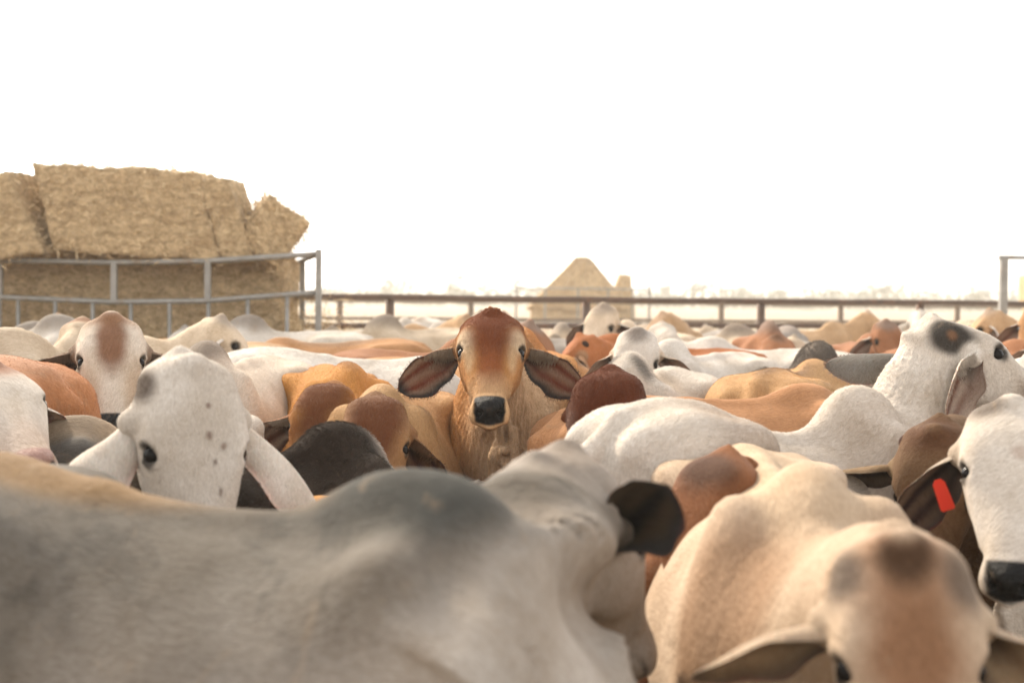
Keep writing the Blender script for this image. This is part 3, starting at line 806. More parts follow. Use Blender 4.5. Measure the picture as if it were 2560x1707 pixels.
# ground: one sheet to the horizon, gently uneven
def ground():
    bm = bmesh.new()
    xs = [-3000, -900, -300, -120, -60] + list(range(-40, 41, 2)) + [60, 120, 300, 900, 3000]; ys = [-200, -60, -20] + list(range(-10, 61, 2)) + [80, 120, 200, 400, 900, 3000, 4500]
    rs = np.random.RandomState(2)
    g = [[bm.verts.new((x, y, -abs(rs.normal()) * .02 if abs(x) < 50 and y < 70 else 0)) for y in ys] for x in xs]
    for i in range(len(xs) - 1):
        for j in range(len(ys) - 1): bm.faces.new((g[i][j], g[i+1][j], g[i+1][j+1], g[i][j+1]))
    me = bpy.data.meshes.new('ground'); bm.to_mesh(me); bm.free()
    obj('ground', me, 'ground', kind='structure', label='dusty pale brown ground of the cattle yard and plain')
ground()

# dry grass on the plain behind the yards
def dry_grass():
    rs = np.random.RandomState(7); V = []; F = []
    for i in range(5000):
        y = 24 + 75 * rs.rand() ** 1.3; x = rs.uniform(-.42, .42) * y * 1.15; h = rs.uniform(.12, .42); a = rs.uniform(0, 3.14)
        w = .05 + .03 * rs.rand(); dx, dy = math.cos(a) * w, math.sin(a) * w; lx, ly = rs.normal(0, .08, 2); k = len(V)
        V += [(x - dx, y - dy, 0), (x + dx, y + dy, 0), (x + lx, y + ly, h)]; F.append((k, k + 1, k + 2))
    me = bpy.data.meshes.new('dry_grass'); me.from_pydata(V, [], F); me.update()
    obj('dry_grass', me, 'grass', kind='stuff', label='sparse dry grass tufts on the plain beyond the yard', category='grass')
dry_grass()

# fences: posts and rails are parts
def fence(label, posts, heights, rail_r, post_r, mat, post_h, extra=(), sag=.0, seed=0):
    rs = np.random.RandomState(seed)
    root = empty('yard_fence', (posts[0][0], posts[0][1], 0), label=label, category='fence')
    P = [Vector((x, y, 0)) - root.location for x, y in posts]
    for i, p in enumerate(P):
        h = post_h + rs.uniform(-.01, .02); t = rs.normal(0, .012, 2)
        obj('post', tube_mesh('fence_post', [p, p + Vector((t[0] * .5, t[1] * .5, h * .5)), p + Vector((t[0], t[1], h))], post_r, 10), mat, root)
    for z in heights:
        pts = []
        for i in range(len(P) - 1):
            for f in (0, .25, .5, .75):
                q = P[i].lerp(P[i+1], f); pts.append(q + Vector((0, -post_r * .9, z + rs.uniform(-sag, sag) * (1 if f else .4))))
        pts.append(P[-1] + Vector((0, -post_r * .9, z)))
        obj('rail', tube_mesh('fence_rail', pts, rail_r, 8), mat, root)
    for x, z0, z1 in extra:
        pass
    return root
FA, FD = Vector((-1.46, 17.0)), Vector((2.40, 1.03))
fence('dark brown pipe fence running right across the yard behind the herd', [tuple(FA + FD * k) for k in range(-4, 5)], (1.58, 1.245, .9, .5), .036, .055, 'brown_pipe', 1.585, sag=.012, seed=3)
FA2, FD2 = Vector((-3.3, 27.2)), Vector((2.5, .45))
fence('faded tan pipe fence standing in the haze behind the brown fence', [tuple(FA2 + FD2 * k) for k in range(-3, 8)], (1.50, 1.16, .8, .45), .032, .06, 'old_pipe', 1.55, sag=.01, seed=5)

# race gate at the right: two posts and a top bar
g = empty('gate_frame', (5.86, 17.0, 0), label='tall galvanised gate frame with a top bar at the fence end', category='gate')
obj('post', tube_mesh('gate_post', [(0, 0, 0), (0, 0, 2.13)], .05, sq=True), 'galvanised', g)
obj('post', tube_mesh('gate_post', [(2.2, .3, 0), (2.2, .3, 2.13)], .05, sq=True), 'galvanised', g)
obj('top_bar', tube_mesh('gate_bar', [(-.06, 0, 2.13), (2.26, .3, 2.13)], .028, sq=True), 'galvanised', g)
for z in (.5, .85, 1.2):
    obj('rail', tube_mesh('gate_rail', [(0, 0, z), (2.2, .3, z)], .024), 'galvanised', g)

# ring feeders: galvanised rails with short bars below
def feeder(label, top, mid, low, corner, posts, bars, tr=.026, mat='galvanised', corner_h=.06):
    root = empty('hay_feeder', (corner[0], corner[1], 0), label=label, category='feeder')
    o = root.location
    def path(zs, pts): return [Vector((x, y, z)) - o for (x, y), z in zip(pts, zs)]
    obj('top_rail', tube_mesh('feeder_rail', path(top[1], top[0]), tr, 10), mat, root)
    obj('middle_rail', tube_mesh('feeder_rail', path(mid[1], mid[0]), tr, 10), mat, root)
    obj('bottom_rail', tube_mesh('feeder_rail', path(low[1], low[0]), tr, 10), mat, root)
    for x, y, z0, z1, r in posts:
        obj('post', tube_mesh('feeder_post', [Vector((x, y, z0)) - o, Vector((x, y, z1)) - o], r, sq=True), mat, root)
    for x, y, z0, z1 in bars:
        obj('bar', tube_mesh('feeder_bar', [Vector((x, y, z0)) - o, Vector((x, y, z1)) - o], .020, 8), mat, root)
    return root
def lerp_path(pts, zs, x):
    px = [p[0] for p in pts]
    return float(np.interp(x, px, [p[1] for p in pts])), float(np.interp(x, px, zs))
fp = [(-6.4, 13.9), (-4.92, 13.65), (-3.80, 13.5), (-2.9, 13.45), (-2.10, 13.45), (-1.84, 13.5)]
ft = [1.90, 1.90, 1.885, 1.905, 1.965, 1.985]; fm = [1.56, 1.545, 1.51, 1.53, 1.60, 1.62]; fl = [.62] * 6
back = [(-2.155, 14.6), (-2.47, 15.8), (-3.4, 16.4), (-6.4, 16.6)]
posts = [(-4.92, 13.65, 1.545, 1.9, .032), (-3.78, 13.5, 1.51, 1.885, .032), (-2.88, 13.45, 1.53, 1.905, .032), (-1.84, 13.5, 0, 2.03, .032),
         (-2.155, 14.6, 0, 1.95, .03), (-2.47, 15.8, 0, 1.95, .028), (-4.92, 13.65, 0, 1.54, .02), (-6.0, 13.83, 0, 1.9, .03)]
bars = []
for k in range(11):
    x = -5.85 + .372 * k
    if x > -1.9: break
    y, z = lerp_path(fp, fm, x); bars.append((x, y, .62, z))
feeder('galvanised round hay feeder around the big bale stack', (fp + back, ft + [1.95] * 4), (fp + back, fm + [1.58] * 4), (fp + back, fl + [.62] * 4), (-1.84, 13.5), posts, bars)
# the far feeder in the haze
fp2 = [(.15, 57), (1.6, 56.4), (3.0, 56.2), (4.4, 56.5), (5.5, 57.2)]
posts2 = [(.15, 57, 0, 2.05, .06), (1.3, 56.6, 0, 1.95, .045), (2.6, 56.4, 0, 1.95, .045), (3.8, 56.5, 0, 1.95, .045), (4.8, 56.8, 0, 1.95, .045), (5.5, 57.2, 0, 2.1, .06)]
feeder('pale feeder frame around the far haystack, faded by haze', (fp2, [1.95] * 5), (fp2, [1.5] * 5), (fp2, [.6] * 5), (.15, 57), posts2, [], tr=.035)

# hay bales: packed, bulging, ragged
def bale_mesh(dx, dy, dz, seed, res=.06, shear=0.0, taper=0.0, ragged=1.0, pyr=0.0):
    rs = np.random.RandomState(seed)
    bm = bmesh.new(); bmesh.ops.create_cube(bm, size=1)
    V = None
    nx, ny, nz = [max(3, int(d / res)) for d in (dx, dy, dz)]
    verts = {}; faces = []
    def vid(i, j, k):
        if (i, j, k) not in verts: verts[(i, j, k)] = len(verts)
        return verts[(i, j, k)]
    for i in range(nx):
        for j in range(ny):
            faces.append([vid(i, j, 0), vid(i, j+1, 0), vid(i+1, j+1, 0), vid(i+1, j, 0)]); faces.append([vid(i, j, nz), vid(i+1, j, nz), vid(i+1, j+1, nz), vid(i, j+1, nz)])
    for i in range(nx):
        for k in range(nz):
            faces.append([vid(i, 0, k), vid(i+1, 0, k), vid(i+1, 0, k+1), vid(i, 0, k+1)]); faces.append([vid(i, ny, k), vid(i, ny, k+1), vid(i+1, ny, k+1), vid(i+1, ny, k)])
    for j in range(ny):
        for k in range(nz):
            faces.append([vid(0, j, k), vid(0, j, k+1), vid(0, j+1, k+1), vid(0, j+1, k)]); faces.append([vid(nx, j, k), vid(nx, j+1, k), vid(nx, j+1, k+1), vid(nx, j, k+1)])
    bm.free()
    P = np.array([[i / nx - .5, j / ny - .5, k / nz - .5] for (i, j, k) in verts])
    # rounded corners, bulge, flakes
    Q = P * 2; r = (np.abs(Q) ** 14).sum(1) ** (1 / 14); P = P * (.90 + .10 / np.maximum(r, .3))[:, None]
    P = P * np.array([dx, dy, dz])
    n = P / (np.linalg.norm(P / np.array([dx, dy, dz]), axis=1)[:, None] + 1e-6) / np.array([dx, dy, dz]); n /= np.linalg.norm(n, axis=1)[:, None] + 1e-9
    fl = np.sin(P[:, 0] / .085 + 2 * wob(P, seed, 3))
    P = P + n * ((.03 * wob(P, seed + 1, 4) + .014 * wob(P, seed + 2, 13) + .008 * wob(P, seed + 3, 34) + .010 * fl) * ragged)[:, None] + rs.normal(0, .006 * ragged, P.shape)
    P[:, 0] *= 1 - pyr * np.clip(P[:, 2] / dz + .5, 0, 1)
    P[:, 0] += shear * P[:, 2]; P[:, 2] *= 1 + taper * P[:, 0] / dx
    return mesh_from('hay_bale', P, np.array(faces), smooth=True), P
def straw_mesh(P, n, seed, L=.10):
    rs = np.random.RandomState(seed); c = P.mean(0); V = []; F = []
    ids = rs.randint(0, len(P), n)
    for i in ids:
        p = P[i] + rs.normal(0, .035, 3); o = (p - c) / np.abs(p - c).max(); d = rs.normal(size=3) * np.array([1.3, 1, .6]) + o * .18 + np.array([0, 0, -.15]); d /= np.linalg.norm(d); l = L * rs.uniform(.4, 1.3)
        s_ = np.cross(d, rs.normal(size=3)); s_ *= .0042 / (np.linalg.norm(s_) + 1e-6); q = p + d * l; mdl = p + d * l * .5 + np.array([0, 0, .01]); k = len(V)
        V += [p - s_, p + s_, mdl + s_, mdl - s_, q]; F += [(k, k+1, k+2, k+3), (k+3, k+2, k+4)]
    me = bpy.data.meshes.new('loose_straw'); me.from_pydata([tuple(map(float, v)) for v in V], [], F); me.update(); return me
def bale(label, loc, dims, rot, seed, straw=900, group='hay bales in the feeders', end=None, res=.045, **kw):
    me, P = bale_mesh(*dims, seed, res=res, **kw)
    o = obj('hay_bale', me, 'hay', label=label, category='hay bale', group=group)
    o.location = loc; o.rotation_euler = [math.radians(a) for a in rot]
    if straw: obj('loose_straw', straw_mesh(P, straw, seed), 'straw', o, kind='stuff')
    if end:   # flakes that have come away from the end
        for gx, w, tilt, dz in end:
            me2, P2 = bale_mesh(w, dims[1] * .97, dims[2] * .97, seed + 9, res=res, shear=kw.get('shear', 0))
            f = obj('bale_flake', me2, 'hay', o); f.location = (gx, 0, dz); f.rotation_euler = (0, math.radians(tilt), 0)
    return o
G1 = 'hay bales in the near feeder'
bale('big leaning hay bale topping the stack in the near feeder', (-3.67, 13.95, 2.385), (1.56, 1.05, .80), (3, 3, 2), 11, 2200, G1, shear=-.28, end=[(.93, .28, -5, -.02)])
bale('split hay bale on top of the stack at the edge of the picture', (-5.06, 13.95, 2.28), (1.05, 1.05, .78), (2, -8, -5), 12, 1500, G1, shear=-.30, end=[(-.80, .5, -2, 0)])
bale('small hay bale tipped on its corner at the stack end', (-2.42, 14.15, 2.20), (.46, 1.1, .52), (0, 36, 14), 13, 2500, G1, ragged=1.2)
bale('long dark hay bale under the leaning top bale', (-3.55, 14.55, 1.47), (2.60, 1.0, 1.02), (0, 1, -2), 14, 1500, G1, ragged=1.4)
bale('hay bale in the second layer at the picture edge', (-5.68, 14.6, 1.50), (1.95, 1.0, .98), (0, -2, 2), 15, 2500, G1, ragged=1.4)
bale('lowest hay bale of the near stack behind the feeder bars', (-3.48, 14.5, .47), (2.6, 1.15, .94), (0, 0, 2), 16, 4000, G1, ragged=1.4)
bale('lowest hay bale of the near stack beside its twin, partly out of frame', (-5.85, 14.5, .47), (2.2, 1.15, .94), (0, 0, -1), 17, 500, G1, ragged=1.4)
me = straw_mesh(np.random.RandomState(3).normal(0, 1, (3000, 3)) * np.array([.20, .25, .33]) + np.array([-2.0, 14.1, .75]), 2600, 4, .2)
obj('spilled_hay', me, 'straw', kind='stuff', label='loose hay slumped at the end of the near bale stack', category='hay')
G2 = 'hay bales of the far stack'
for i, (lb, l, d, r, kw) in enumerate([
    ('peaked slumped bale topping the far hazy haystack', (2.75, 58, 2.15), (4.3, 1.9, 2.1), (0, 0, 0), dict(pyr=.86, shear=.06, ragged=3.0)),
    ('small upturned bale at the shoulder of the far haystack', (4.50, 58.2, 1.80), (1.0, 1.3, 1.5), (0, 6, 0), dict(pyr=.55, ragged=1.6)),
    ('second layer bale of the far haystack', (2.85, 58.1, 1.0), (4.2, 1.6, 1.0), (0, 0, 0), {}),
    ('lowest bale of the far haystack, nearer the tallest tree', (1.35, 58.1, .35), (2.2, 1.6, .7), (0, 0, 0), {}),
    ('lowest wide bale of the far haystack, on the gate side', (3.9, 58.2, .35), (2.6, 1.6, .7), (0, 0, 0), {}),
    ]):
    bale(lb, l, d, r, 30 + i, 350, G2, res=.1, **kw)
for i, (lb, l, d, r) in enumerate([
    ('upper hay bale just inside the picture edge beyond the gate', (15.9, 42, 2.0), (1.5, 1.2, .9), (0, -4, 0)),
    ('lower hay bale at the picture edge beyond the gate', (15.9, 42, 1.05), (1.3, 1.2, .95), (0, 0, 0)),
    ('ground hay bale at the picture edge beyond the gate', (15.9, 42, .3), (1.5, 1.2, .6), (0, 0, 0))]):
    bale(lb, l, d, r, 50 + i, 200, 'hay bales beyond the gate', res=.1)

# low scrub running along the skyline
def scrub():
    rs = np.random.RandomState(9); V = []; F = []
    for i in range(15000):
        x = rs.uniform(-100, 100); y = rs.uniform(225, 262); hh = 2.7 + .8 * math.sin(x * .23) + 1.1 * math.sin(x * .61 + 1) + .8 * math.sin(x * 1.7)
        z = max(.15, hh) * rs.rand() ** .7; s_ = rs.uniform(.2, .45); u = rs.normal(size=3); u /= np.linalg.norm(u); w = np.cross(u, rs.normal(size=3)); w /= np.linalg.norm(w); k = len(V); p = np.array([x, y, z])
        V += [p - u * s_, p + w * s_ * .6, p + u * s_, p - w * s_ * .6]; F.append((k, k+1, k+2, k+3))
    me = bpy.data.meshes.new('far_scrub'); me.from_pydata([tuple(map(float, v)) for v in V], [], F); me.update()
    obj('far_scrub', me, 'leaf', kind='stuff', label='low hazy band of scrub along the skyline', category='scrub')
scrub()
# scrub trees on the skyline
def tree_parts(seed, h):
    rs = np.random.RandomState(seed); V = []; F = []
    pts = [(0, 0, 0), (rs.normal(0, .04), 0, h * .2), (rs.normal(0, .08), rs.normal(0, .06), h * .5)]
    trunk = tube_mesh('tree_trunk', pts, h * .04, 6)
    for c in range(rs.randint(16, 24)):
        a = rs.uniform(0, 6.28); zz = rs.rand(); rr = h * .40 * math.sqrt(rs.rand()) * math.sin(.7 + 2.2 * zz); cx, cy, cz = rr * math.cos(a), rr * math.sin(a), h * (.05 + .80 * zz)
        cr = h * rs.uniform(.10, .17)
        for q in range(45):
            d = rs.normal(size=3); d /= np.linalg.norm(d); p = np.array([cx, cy, cz]) + d * cr * rs.uniform(.5, 1.05) * np.array([1, 1, .7])
            u = rs.normal(size=3); u /= np.linalg.norm(u); w = np.cross(u, rs.normal(size=3)); w /= np.linalg.norm(w); s_ = h * .035; k = len(V)
            V += [p - u * s_, p + w * s_ * .6, p + u * s_, p - w * s_ * .6]; F.append((k, k+1, k+2, k+3))
    me = bpy.data.meshes.new('tree_crown'); me.from_pydata([tuple(map(float, v)) for v in V], [], F); me.update()
    return trunk, me
TP = []
for i in range(4):
    t, c_ = tree_parts(60 + i, 1.0); t.materials.append(MAT['bark']); c_.materials.append(MAT['leaf']); TP.append((t, c_))
def tree(x, y, h, kind, label, wide=1.0):
    r = empty('scrub_tree', (x, y, 0), label=label, category='tree', group='scrub trees on the skyline'); r.scale = (h * wide, h * wide, h); r.rotation_euler = (0, 0, x)
    obj('trunk', TP[kind][0], None, r); obj('crown', TP[kind][1], None, r)
tree(-8.8, 250, 6.0, 0, 'tallest hazy tree on the skyline, above the fence near the brown-faced cow', 1.25)
tree(-4.8, 252, 4.5, 1, 'lower bushy tree just beside the tallest hazy tree', 1.4)
tree(-22.6, 257, 4.8, 2, 'small pale tree on the skyline nearest the near feeder', 1.0)
rs = np.random.RandomState(21); xs = sorted([18 + 73 * (k + rs.uniform(-.35, .35)) / 15 for k in range(15)])
ordn = ['first', 'second', 'third', 'fourth', 'fifth', 'sixth', 'seventh', 'eighth', 'ninth', 'tenth', 'eleventh', 'twelfth', 'thirteenth', 'fourteenth', 'fifteenth']
for k, x in enumerate(xs):
    tree(x, 250 + rs.uniform(-15, 40), rs.uniform(3.4, 5.2), k % 4, 'hazy scrub tree, %s to the right of the far haystack along the skyline' % ordn[k], rs.uniform(1.1, 1.7))

# dusty air: one closed box round camera and scene
def haze():
    m = bpy.data.materials.new('haze'); m.use_nodes = True; nt = m.node_tree; nt.nodes.clear()
    out = nt.nodes.new('ShaderNodeOutputMaterial'); v = nt.nodes.new('ShaderNodeVolumePrincipled')
    v.inputs['Color'].default_value = (.98, .94, .86, 1); v.inputs['Density'].default_value = HAZE; v.inputs['Anisotropy'].default_value = .35
    nt.links.new(v.outputs[0], out.inputs['Volume'])
    bm = bmesh.new(); bmesh.ops.create_cube(bm, size=1); me = bpy.data.meshes.new('haze'); bm.to_mesh(me); bm.free(); me.materials.append(m)
    o = bpy.data.objects.new('haze', me); sc.collection.objects.link(o); o.scale = (7000, 5200, 6.4); o.location = (0, 2300, 2.2); o['kind'] = 'stuff'; o['label'] = 'pale dust haze hanging over the yards'; o['category'] = 'haze'
HAZE = .0017
haze()

# ------------------------------------------------------------------ the herd near the camera, one by one
WHITE = (.68, .63, .57); CREAM = (.68, .58, .46); TAN = (.61, .365, .17); SAND = (.57, .385, .215); RUST = (.22, .07, .022); ORANGE = (.60, .34, .125); GREY = (.40, .36, .32); DARK = (.115, .092, .074)
NR = 'cattle crowded near the camera'
def wash(c, k): return tuple(min(1, v * k) for v in c)

cow((.03, 6.02, 1.475), -91, (-0.078, 5.45, 1.531), (-90, 35, 0), TAN, 'tan cow with red-brown forehead, looking straight at the camera', shape=dict(hero=True, dew=.75, hs=.965, folds=.021, knob=.85), hair=280000, hairL=.0085, hairR=.0004, group=NR, res=(.0095, .0055),
    patches=[('b', (.0, 0, 1.3), (.5, .2, .14), (.52, .27, .12), .6), ('b', (.38, 0, .85), (.30, .20, .55), (.70, .56, .41), .85, .3), ('h', (.20, .12, -.10), (.3, .06, .11), (.56, .33, .155), .8),
             ('h', (.16, .10, .0), (.07, .045, .05), (.66, .54, .40), .95, .12), ('h', (.25, .075, -.02), (.06, .02, .05), (.64, .50, .34), .7, .15), ('h', (.33, .05, -.02), (.10, .018, .05), (.52, .30, .13), .7, .2),
             ('h', (.20, 0, .01), (.20, .052, .06), (.26, .095, .035), .97, .12), ('h', (.10, 0, .01), (.14, .080, .06), (.26, .095, .035), .97, .12), ('h', (.02, 0, -.01), (.095, .15, .09), (.25, .090, .035), .97, .1), ('h', (.33, 0, 0), (.11, .045, .06), (.36, .145, .055), .9, .15)],
    muzzle=(.60, .43, .27), horn=(.17, .055, .022), ears=((31, -8, 8, dict(curl=.06)), (31, -8, 8, dict(curl=.06))), ear_out=(.42, .25, .13), ear_in=(.24, .085, .05), ear_pale=(.46, .37, .28), rimw=1.0, outrim=.5, ear_L=.268, ear_W=1.08)

cow((-1.32, 6.15, 1.40), -98, (-1.551, 5.5, 1.497), (-74, 45, 0), (.69, .62, .54), 'white-faced cow with a brown smudge down its forehead, in front of the hay feeder', hair=110000, group=NR, res=(.024, .0085),
    patches=[('h', (.12, 0, .0), (.15, .055, .05), (.28, .15, .085), .95, .3), ('h', (-.02, 0, 0), (.06, .12, .06), (.33, .18, .09), .7, .2), ('h', (.3, .08, -.08), (.2, .05, .1), (.5, .36, .23), .5), ('b', (0, 0, 1.37), (.3, .1, .08), (.16, .12, .09), .7)],
    ears=((22, 12, 20), (18, 12, 25)), ear_out=(.33, .25, .19), ear_in=(.07, .025, .02), ear_pale=(.26, .19, .14), rimw=.95, ear_L=.22, nosecol=(.02, .019, .02))

cow((-1.0, 4.38, 1.30), -80, (-0.804, 3.6, 1.405), (-62, 70, -3), WHITE, 'white cow with small dark spots on its face and long drooping ears', hair=140000, group=NR, res=(.024, .0075),
    patches=[('h', (.10, -.075, -.02), (.04, .03, .03), (.10, .07, .05), .0), ('h', (.02, -.11, -.05), (.045, .03, .05), (.12, .08, .055), .85, .3, False), ('h', (.16, .018, .01), (.010, .008, .03), (.27, .18, .14), .75, .15, False), ('h', (.185, .052, .01), (.009, .008, .03), (.27, .18, .14), .75, .15, False),
             ('h', (.22, .03, .01), (.007, .006, .03), (.2, .13, .1), .8, .1, False), ('h', (.29, .04, 0), (.012, .005, .03), (.2, .13, .1), .8, .1, False), ('h', (.09, .02, .02), (.007, .006, .03), (.25, .15, .12), .8, .1, False)],
    ears=((44, 0, 132, dict(L=.27, curl=.08)), (33, 0, 130, dict(L=.31, curl=.38))), ear_out=WHITE, ear_in=(.22, .13, .10), ear_pale=(.42, .32, .26), rimw=.25, outrim=.04, ear_W=1.15, shape=dict(hs=1.16))

cow((-0.15, 2.3, 1.324), -28, (0.116, 2.72, 1.297), (52, 54, 0), (.205, .186, .162), 'mottled grey cow standing side-on in front, with a dark ear and hump', group=NR, res=(.022, .009), mottle=((.10, .094, .085), .5, 70), shape=dict(hump=.85, lift=.05, sway=.008, nh=.45, stretch=1.3, nwid=1.75),
    patches=[('b', (.36, 0, .95), (.36, .45, .55), (.56, .51, .455), .92, .4), ('b', (-.05, .25, .75), (.5, .35, .35), (.36, .325, .285), .6, .5), ('b', (-.02, 0, 1.36), (.23, .14, .125), (.095, .096, .088), .92, .35), ('b', (-.8, 0, 1.31), (.6, .08, .05), (.40, .27, .14), .7, .3),
             ('h', (-.02, 0, -.02), (.09, .11, .10), (.14, .10, .075), .8, .3), ('h', (.25, 0, -.05), (.4, .2, .3), (.46, .41, .36), .8)],
    ears=((-36, 5, 150, dict(L=.165, rimw=1.0, curl=0)), (20, 10, 10)), ear_out=(.14, .12, .10), ear_in=(.018, .013, .012), ear_pale=(.13, .095, .06), rimw=.9, outrim=.9, ear_W=1.15)

cow((0.613, 2.95, 1.264), -90, (0.614, 2.2, 1.207), (-92, 64, 4), (.57, .46, .355), 'cream and tan cow pushing towards the camera, brown forehead lowered', group=NR, res=(.022, .0085), shape=dict(hump=.62, hs=.97, nwid=1.3, fat=1.06),
    patches=[('h', (.20, 0, .0), (.26, .085, .06), (.30, .15, .07), .8, .25), ('h', (.0, 0, .0), (.055, .045, .06), (.10, .06, .035), .9, .25), ('h', (.03, -.10, -.03), (.05, .04, .05), (.11, .09, .08), .8, .2, False), ('h', (.05, .09, -.02), (.06, .04, .05), (.13, .11, .10), .7, .2, False), ('b', (.15, .18, 1.0), (.2, .12, .2), (.36, .21, .11), .6, .4), ('b', (-.4, 0, 1.25), (.7, .15, .12), (.62, .50, .36), .5)],
    ears=((14, 0, 55, dict(curl=.15)), (35, 10, 20)), ear_out=(.55, .45, .35), ear_in=(.24, .17, .11), ear_pale=(.45, .35, .24), rimw=.6, outrim=.25)

cow((1.082, 4.5, 1.337), 40, (1.453, 4.9, 1.535), (14, 24, -6), WHITE, 'white cow seen from behind with raised head and dark ring round its horn bud', hair=140000, group=NR, res=(.013, .0085), shape=dict(lift=.10, sway=.03, hump=1.0, nwid=1.3, hs=1.12, folds=.013, knob=.8),
    patches=[('H', (.02, .09, -.05), (.085, .07, .075), (.06, .052, .046), .95, .45, True, .3), ('H', (.012, .118, -.055), (.018, .03, .018), (.30, .18, .11), .9, .2), ('b', (-.78, -.12, 1.2), (.18, .14, .14), (.33, .23, .16), .5, .5, False), ('b', (-.66, -.24, 1.1), (.04, .06, .05), (.25, .15, .1), .7, .4, False), ('b', (-1.12, -.1, 1.02), (.06, .05, .13), (.18, .12, .09), .6, .5, False), ('b', (0, 0, 1.2), (.3, .3, .2), (.58, .48, .39), .35)],
    ears=((52, 42, -42, dict(L=.23)), (-4, 66, 20, dict(L=.33, curl=.05, out=(.24, .225, .205)))), ear_out=WHITE, ear_in=(.20, .10, .07), ear_pale=(.62, .55, .47), rimw=.0, outrim=.0, muzzle=(.52, .45, .4))

cow((1.72, 3.85, 1.30), -172, (1.269, 3.6, 1.335), (-109, 50, 0), WHITE, 'white-faced cow with a red ear tag and black nose beside the lowered tan head', group=NR, res=(.026, .0085), tag=-1,
    patches=[('h', (-.005, -.06, -.01), (.045, .05, .05), (.14, .11, .09), .8, .3, False), ('h', (.15, .02, .02), (.02, .02, .03), (.45, .34, .28), .5, .2, False)],
    ears=((42, 6, 20), (35, 5, 15)), ear_out=(.55, .48, .40), ear_in=(.05, .02, .018), ear_pale=(.30, .22, .16), rimw=.6, shape=dict(hs=1.03, fat=.95))

cow((1.80, 4.55, 1.26), -176, (1.198, 4.02, 1.216), (-118, 78, 0), (.23, .15, .09), 'olive-brown cow whose poll and one ear show behind the red-tagged cow', group=NR, res=(.03, .011), horn=(.07, .025, .012), ears=((2, 4, 60, dict(L=.30)), (20, 8, 15)), ear_out=(.32, .235, .15), ear_in=(.08, .05, .035), ear_pale=(.25, .18, .11), outrim=.5, rimw=.5,
    patches=[('h', (-.01, 0, -.02), (.08, .12, .08), (.13, .06, .03), .7)])

cow((.20, 3.80, 1.03), -72, (0.441, 3.3, 1.193), (-140, 78, 0), (.31, .155, .08), 'brown cow peering out between the grey cow and the cream cow', group=NR, res=(.03, .011), shape=dict(hump=.5, hs=1.2, knob=0), patches=[('h', (-.01, 0, -.02), (.07, .08, .06), (.09, .055, .04), .8)], ears=((35, 20, 20), (35, 10, 10)))

cow((0.478, 5.75, 1.385), -108, (0.328, 5.0, 1.308), (-96, 68, 8), WHITE, 'white cow with a curly red-brown poll, head down between the herd', hair=110000, hairL=.018, group=NR, res=(.026, .010), shape=dict(hs=1.12, knob=0),
    patches=[('H', (.06, 0, -.05), (.24, .2, .24), (.17, .055, .018), 1.0, .1), ('b', (.05, .06, 1.3), (.05, .05, .14), (.07, .06, .05), .7, .4), ('b', (-.2, 0, 1.25), (.3, .2, .06), (.5, .36, .2), .5, .5)], ears=((40, 20, 20), (40, 20, 20)), ear_out=(.22, .09, .04))

cow((1.429, 6.75, 1.318), 66, (1.75, 7.35, 1.12), (70, 70, 0), SAND, 'sandy cow seen from behind with a dark line along its spine', hair=110000, group=NR, res=(.028, .02), shape=dict(hump=.55, lift=.03), patches=[('b', (-.5, 0, 1.28), (.6, .035, .06), (.16, .10, .07), .6, .5), ('b', (-.5, .2, 1.0), (.6, .2, .2), (.58, .42, .27), .4)])
cow((1.702, 7.9, 1.373), 100, (1.50, 8.55, 1.15), (95, 70, 0), (.30, .26, .22), 'grey cow with a shaggy peaked hump behind the sandy cow', hair=80000, hairL=.03, hairR=.0009, group=NR, res=(.028, .02), shape=dict(hump=1.35), patches=[('b', (0, 0, 1.35), (.25, .15, .18), (.17, .145, .125), .7, .4)])
cow((1.13, 5.55, 1.275), 25, (1.75, 5.75, 1.0), (20, 70, 0), (.54, .32, .18), 'orange-brown cow whose back shows behind the white hump', group=NR, res=(.03, .02), shape=dict(hump=.6))

cow((-0.488, 5.35, 1.271), -94, (-0.458, 4.8, 1.245), (-84, 56, 0), SAND, 'sandy cow with a dark red-brown forehead, head bowed beside the dark cow', hair=110000, group=NR, res=(.024, .008), shape=dict(hump=.75, hs=.95, knob=0),
    patches=[('H', (.06, 0, .0), (.28, .14, .12), (.185, .072, .03), .95, .25), ('h', (.2, .10, -.05), (.08, .05, .05), (.40, .24, .12), .7), ('b', (0, 0, 1.3), (.4, .2, .12), (.62, .46, .29), .5)], ears=((28, 10, 15), (52, 5, 15, dict(L=.27, curl=.15))), ear_out=(.36, .21, .11), ear_in=(.10, .04, .025), ear_pale=(.3, .18, .1), rimw=.5, outrim=.4)
cow((-0.707, 6.1, 1.318), -76, (-0.71, 5.4, 1.255), (-104, 50, 0), ORANGE, 'orange cow with a dark brown bowed head in front of the white cow', hair=140000, group=NR, res=(.024, .0085), shape=dict(hump=.7, hs=.93, knob=0),
    patches=[('H', (.06, 0, .0), (.28, .14, .12), (.19, .075, .03), .95, .25), ('h', (.2, .10, -.05), (.08, .05, .05), (.42, .20, .08), .7), ('b', (-.1, 0, 1.35), (.3, .06, .06), (.22, .11, .06), .6, .5)], ears=((22, 5, 25, dict(L=.24)), (35, 10, 15)), ear_out=(.40, .20, .09), ear_in=(.16, .07, .04), outrim=.4)
cow((-.50, 7.72, 1.27), -8, (.12, 7.80, 1.05), (0, 60, 0), (.70, .67, .625), 'large plain white cow standing side-on behind the orange cow', hair=110000, group=NR, res=(.026, .02), shape=dict(hump=.35, lift=.05, sway=.0, tail=.02), patches=[('b', (-.55, .25, .95), (.03, .05, .03), (.3, .2, .15), .6, .4)])
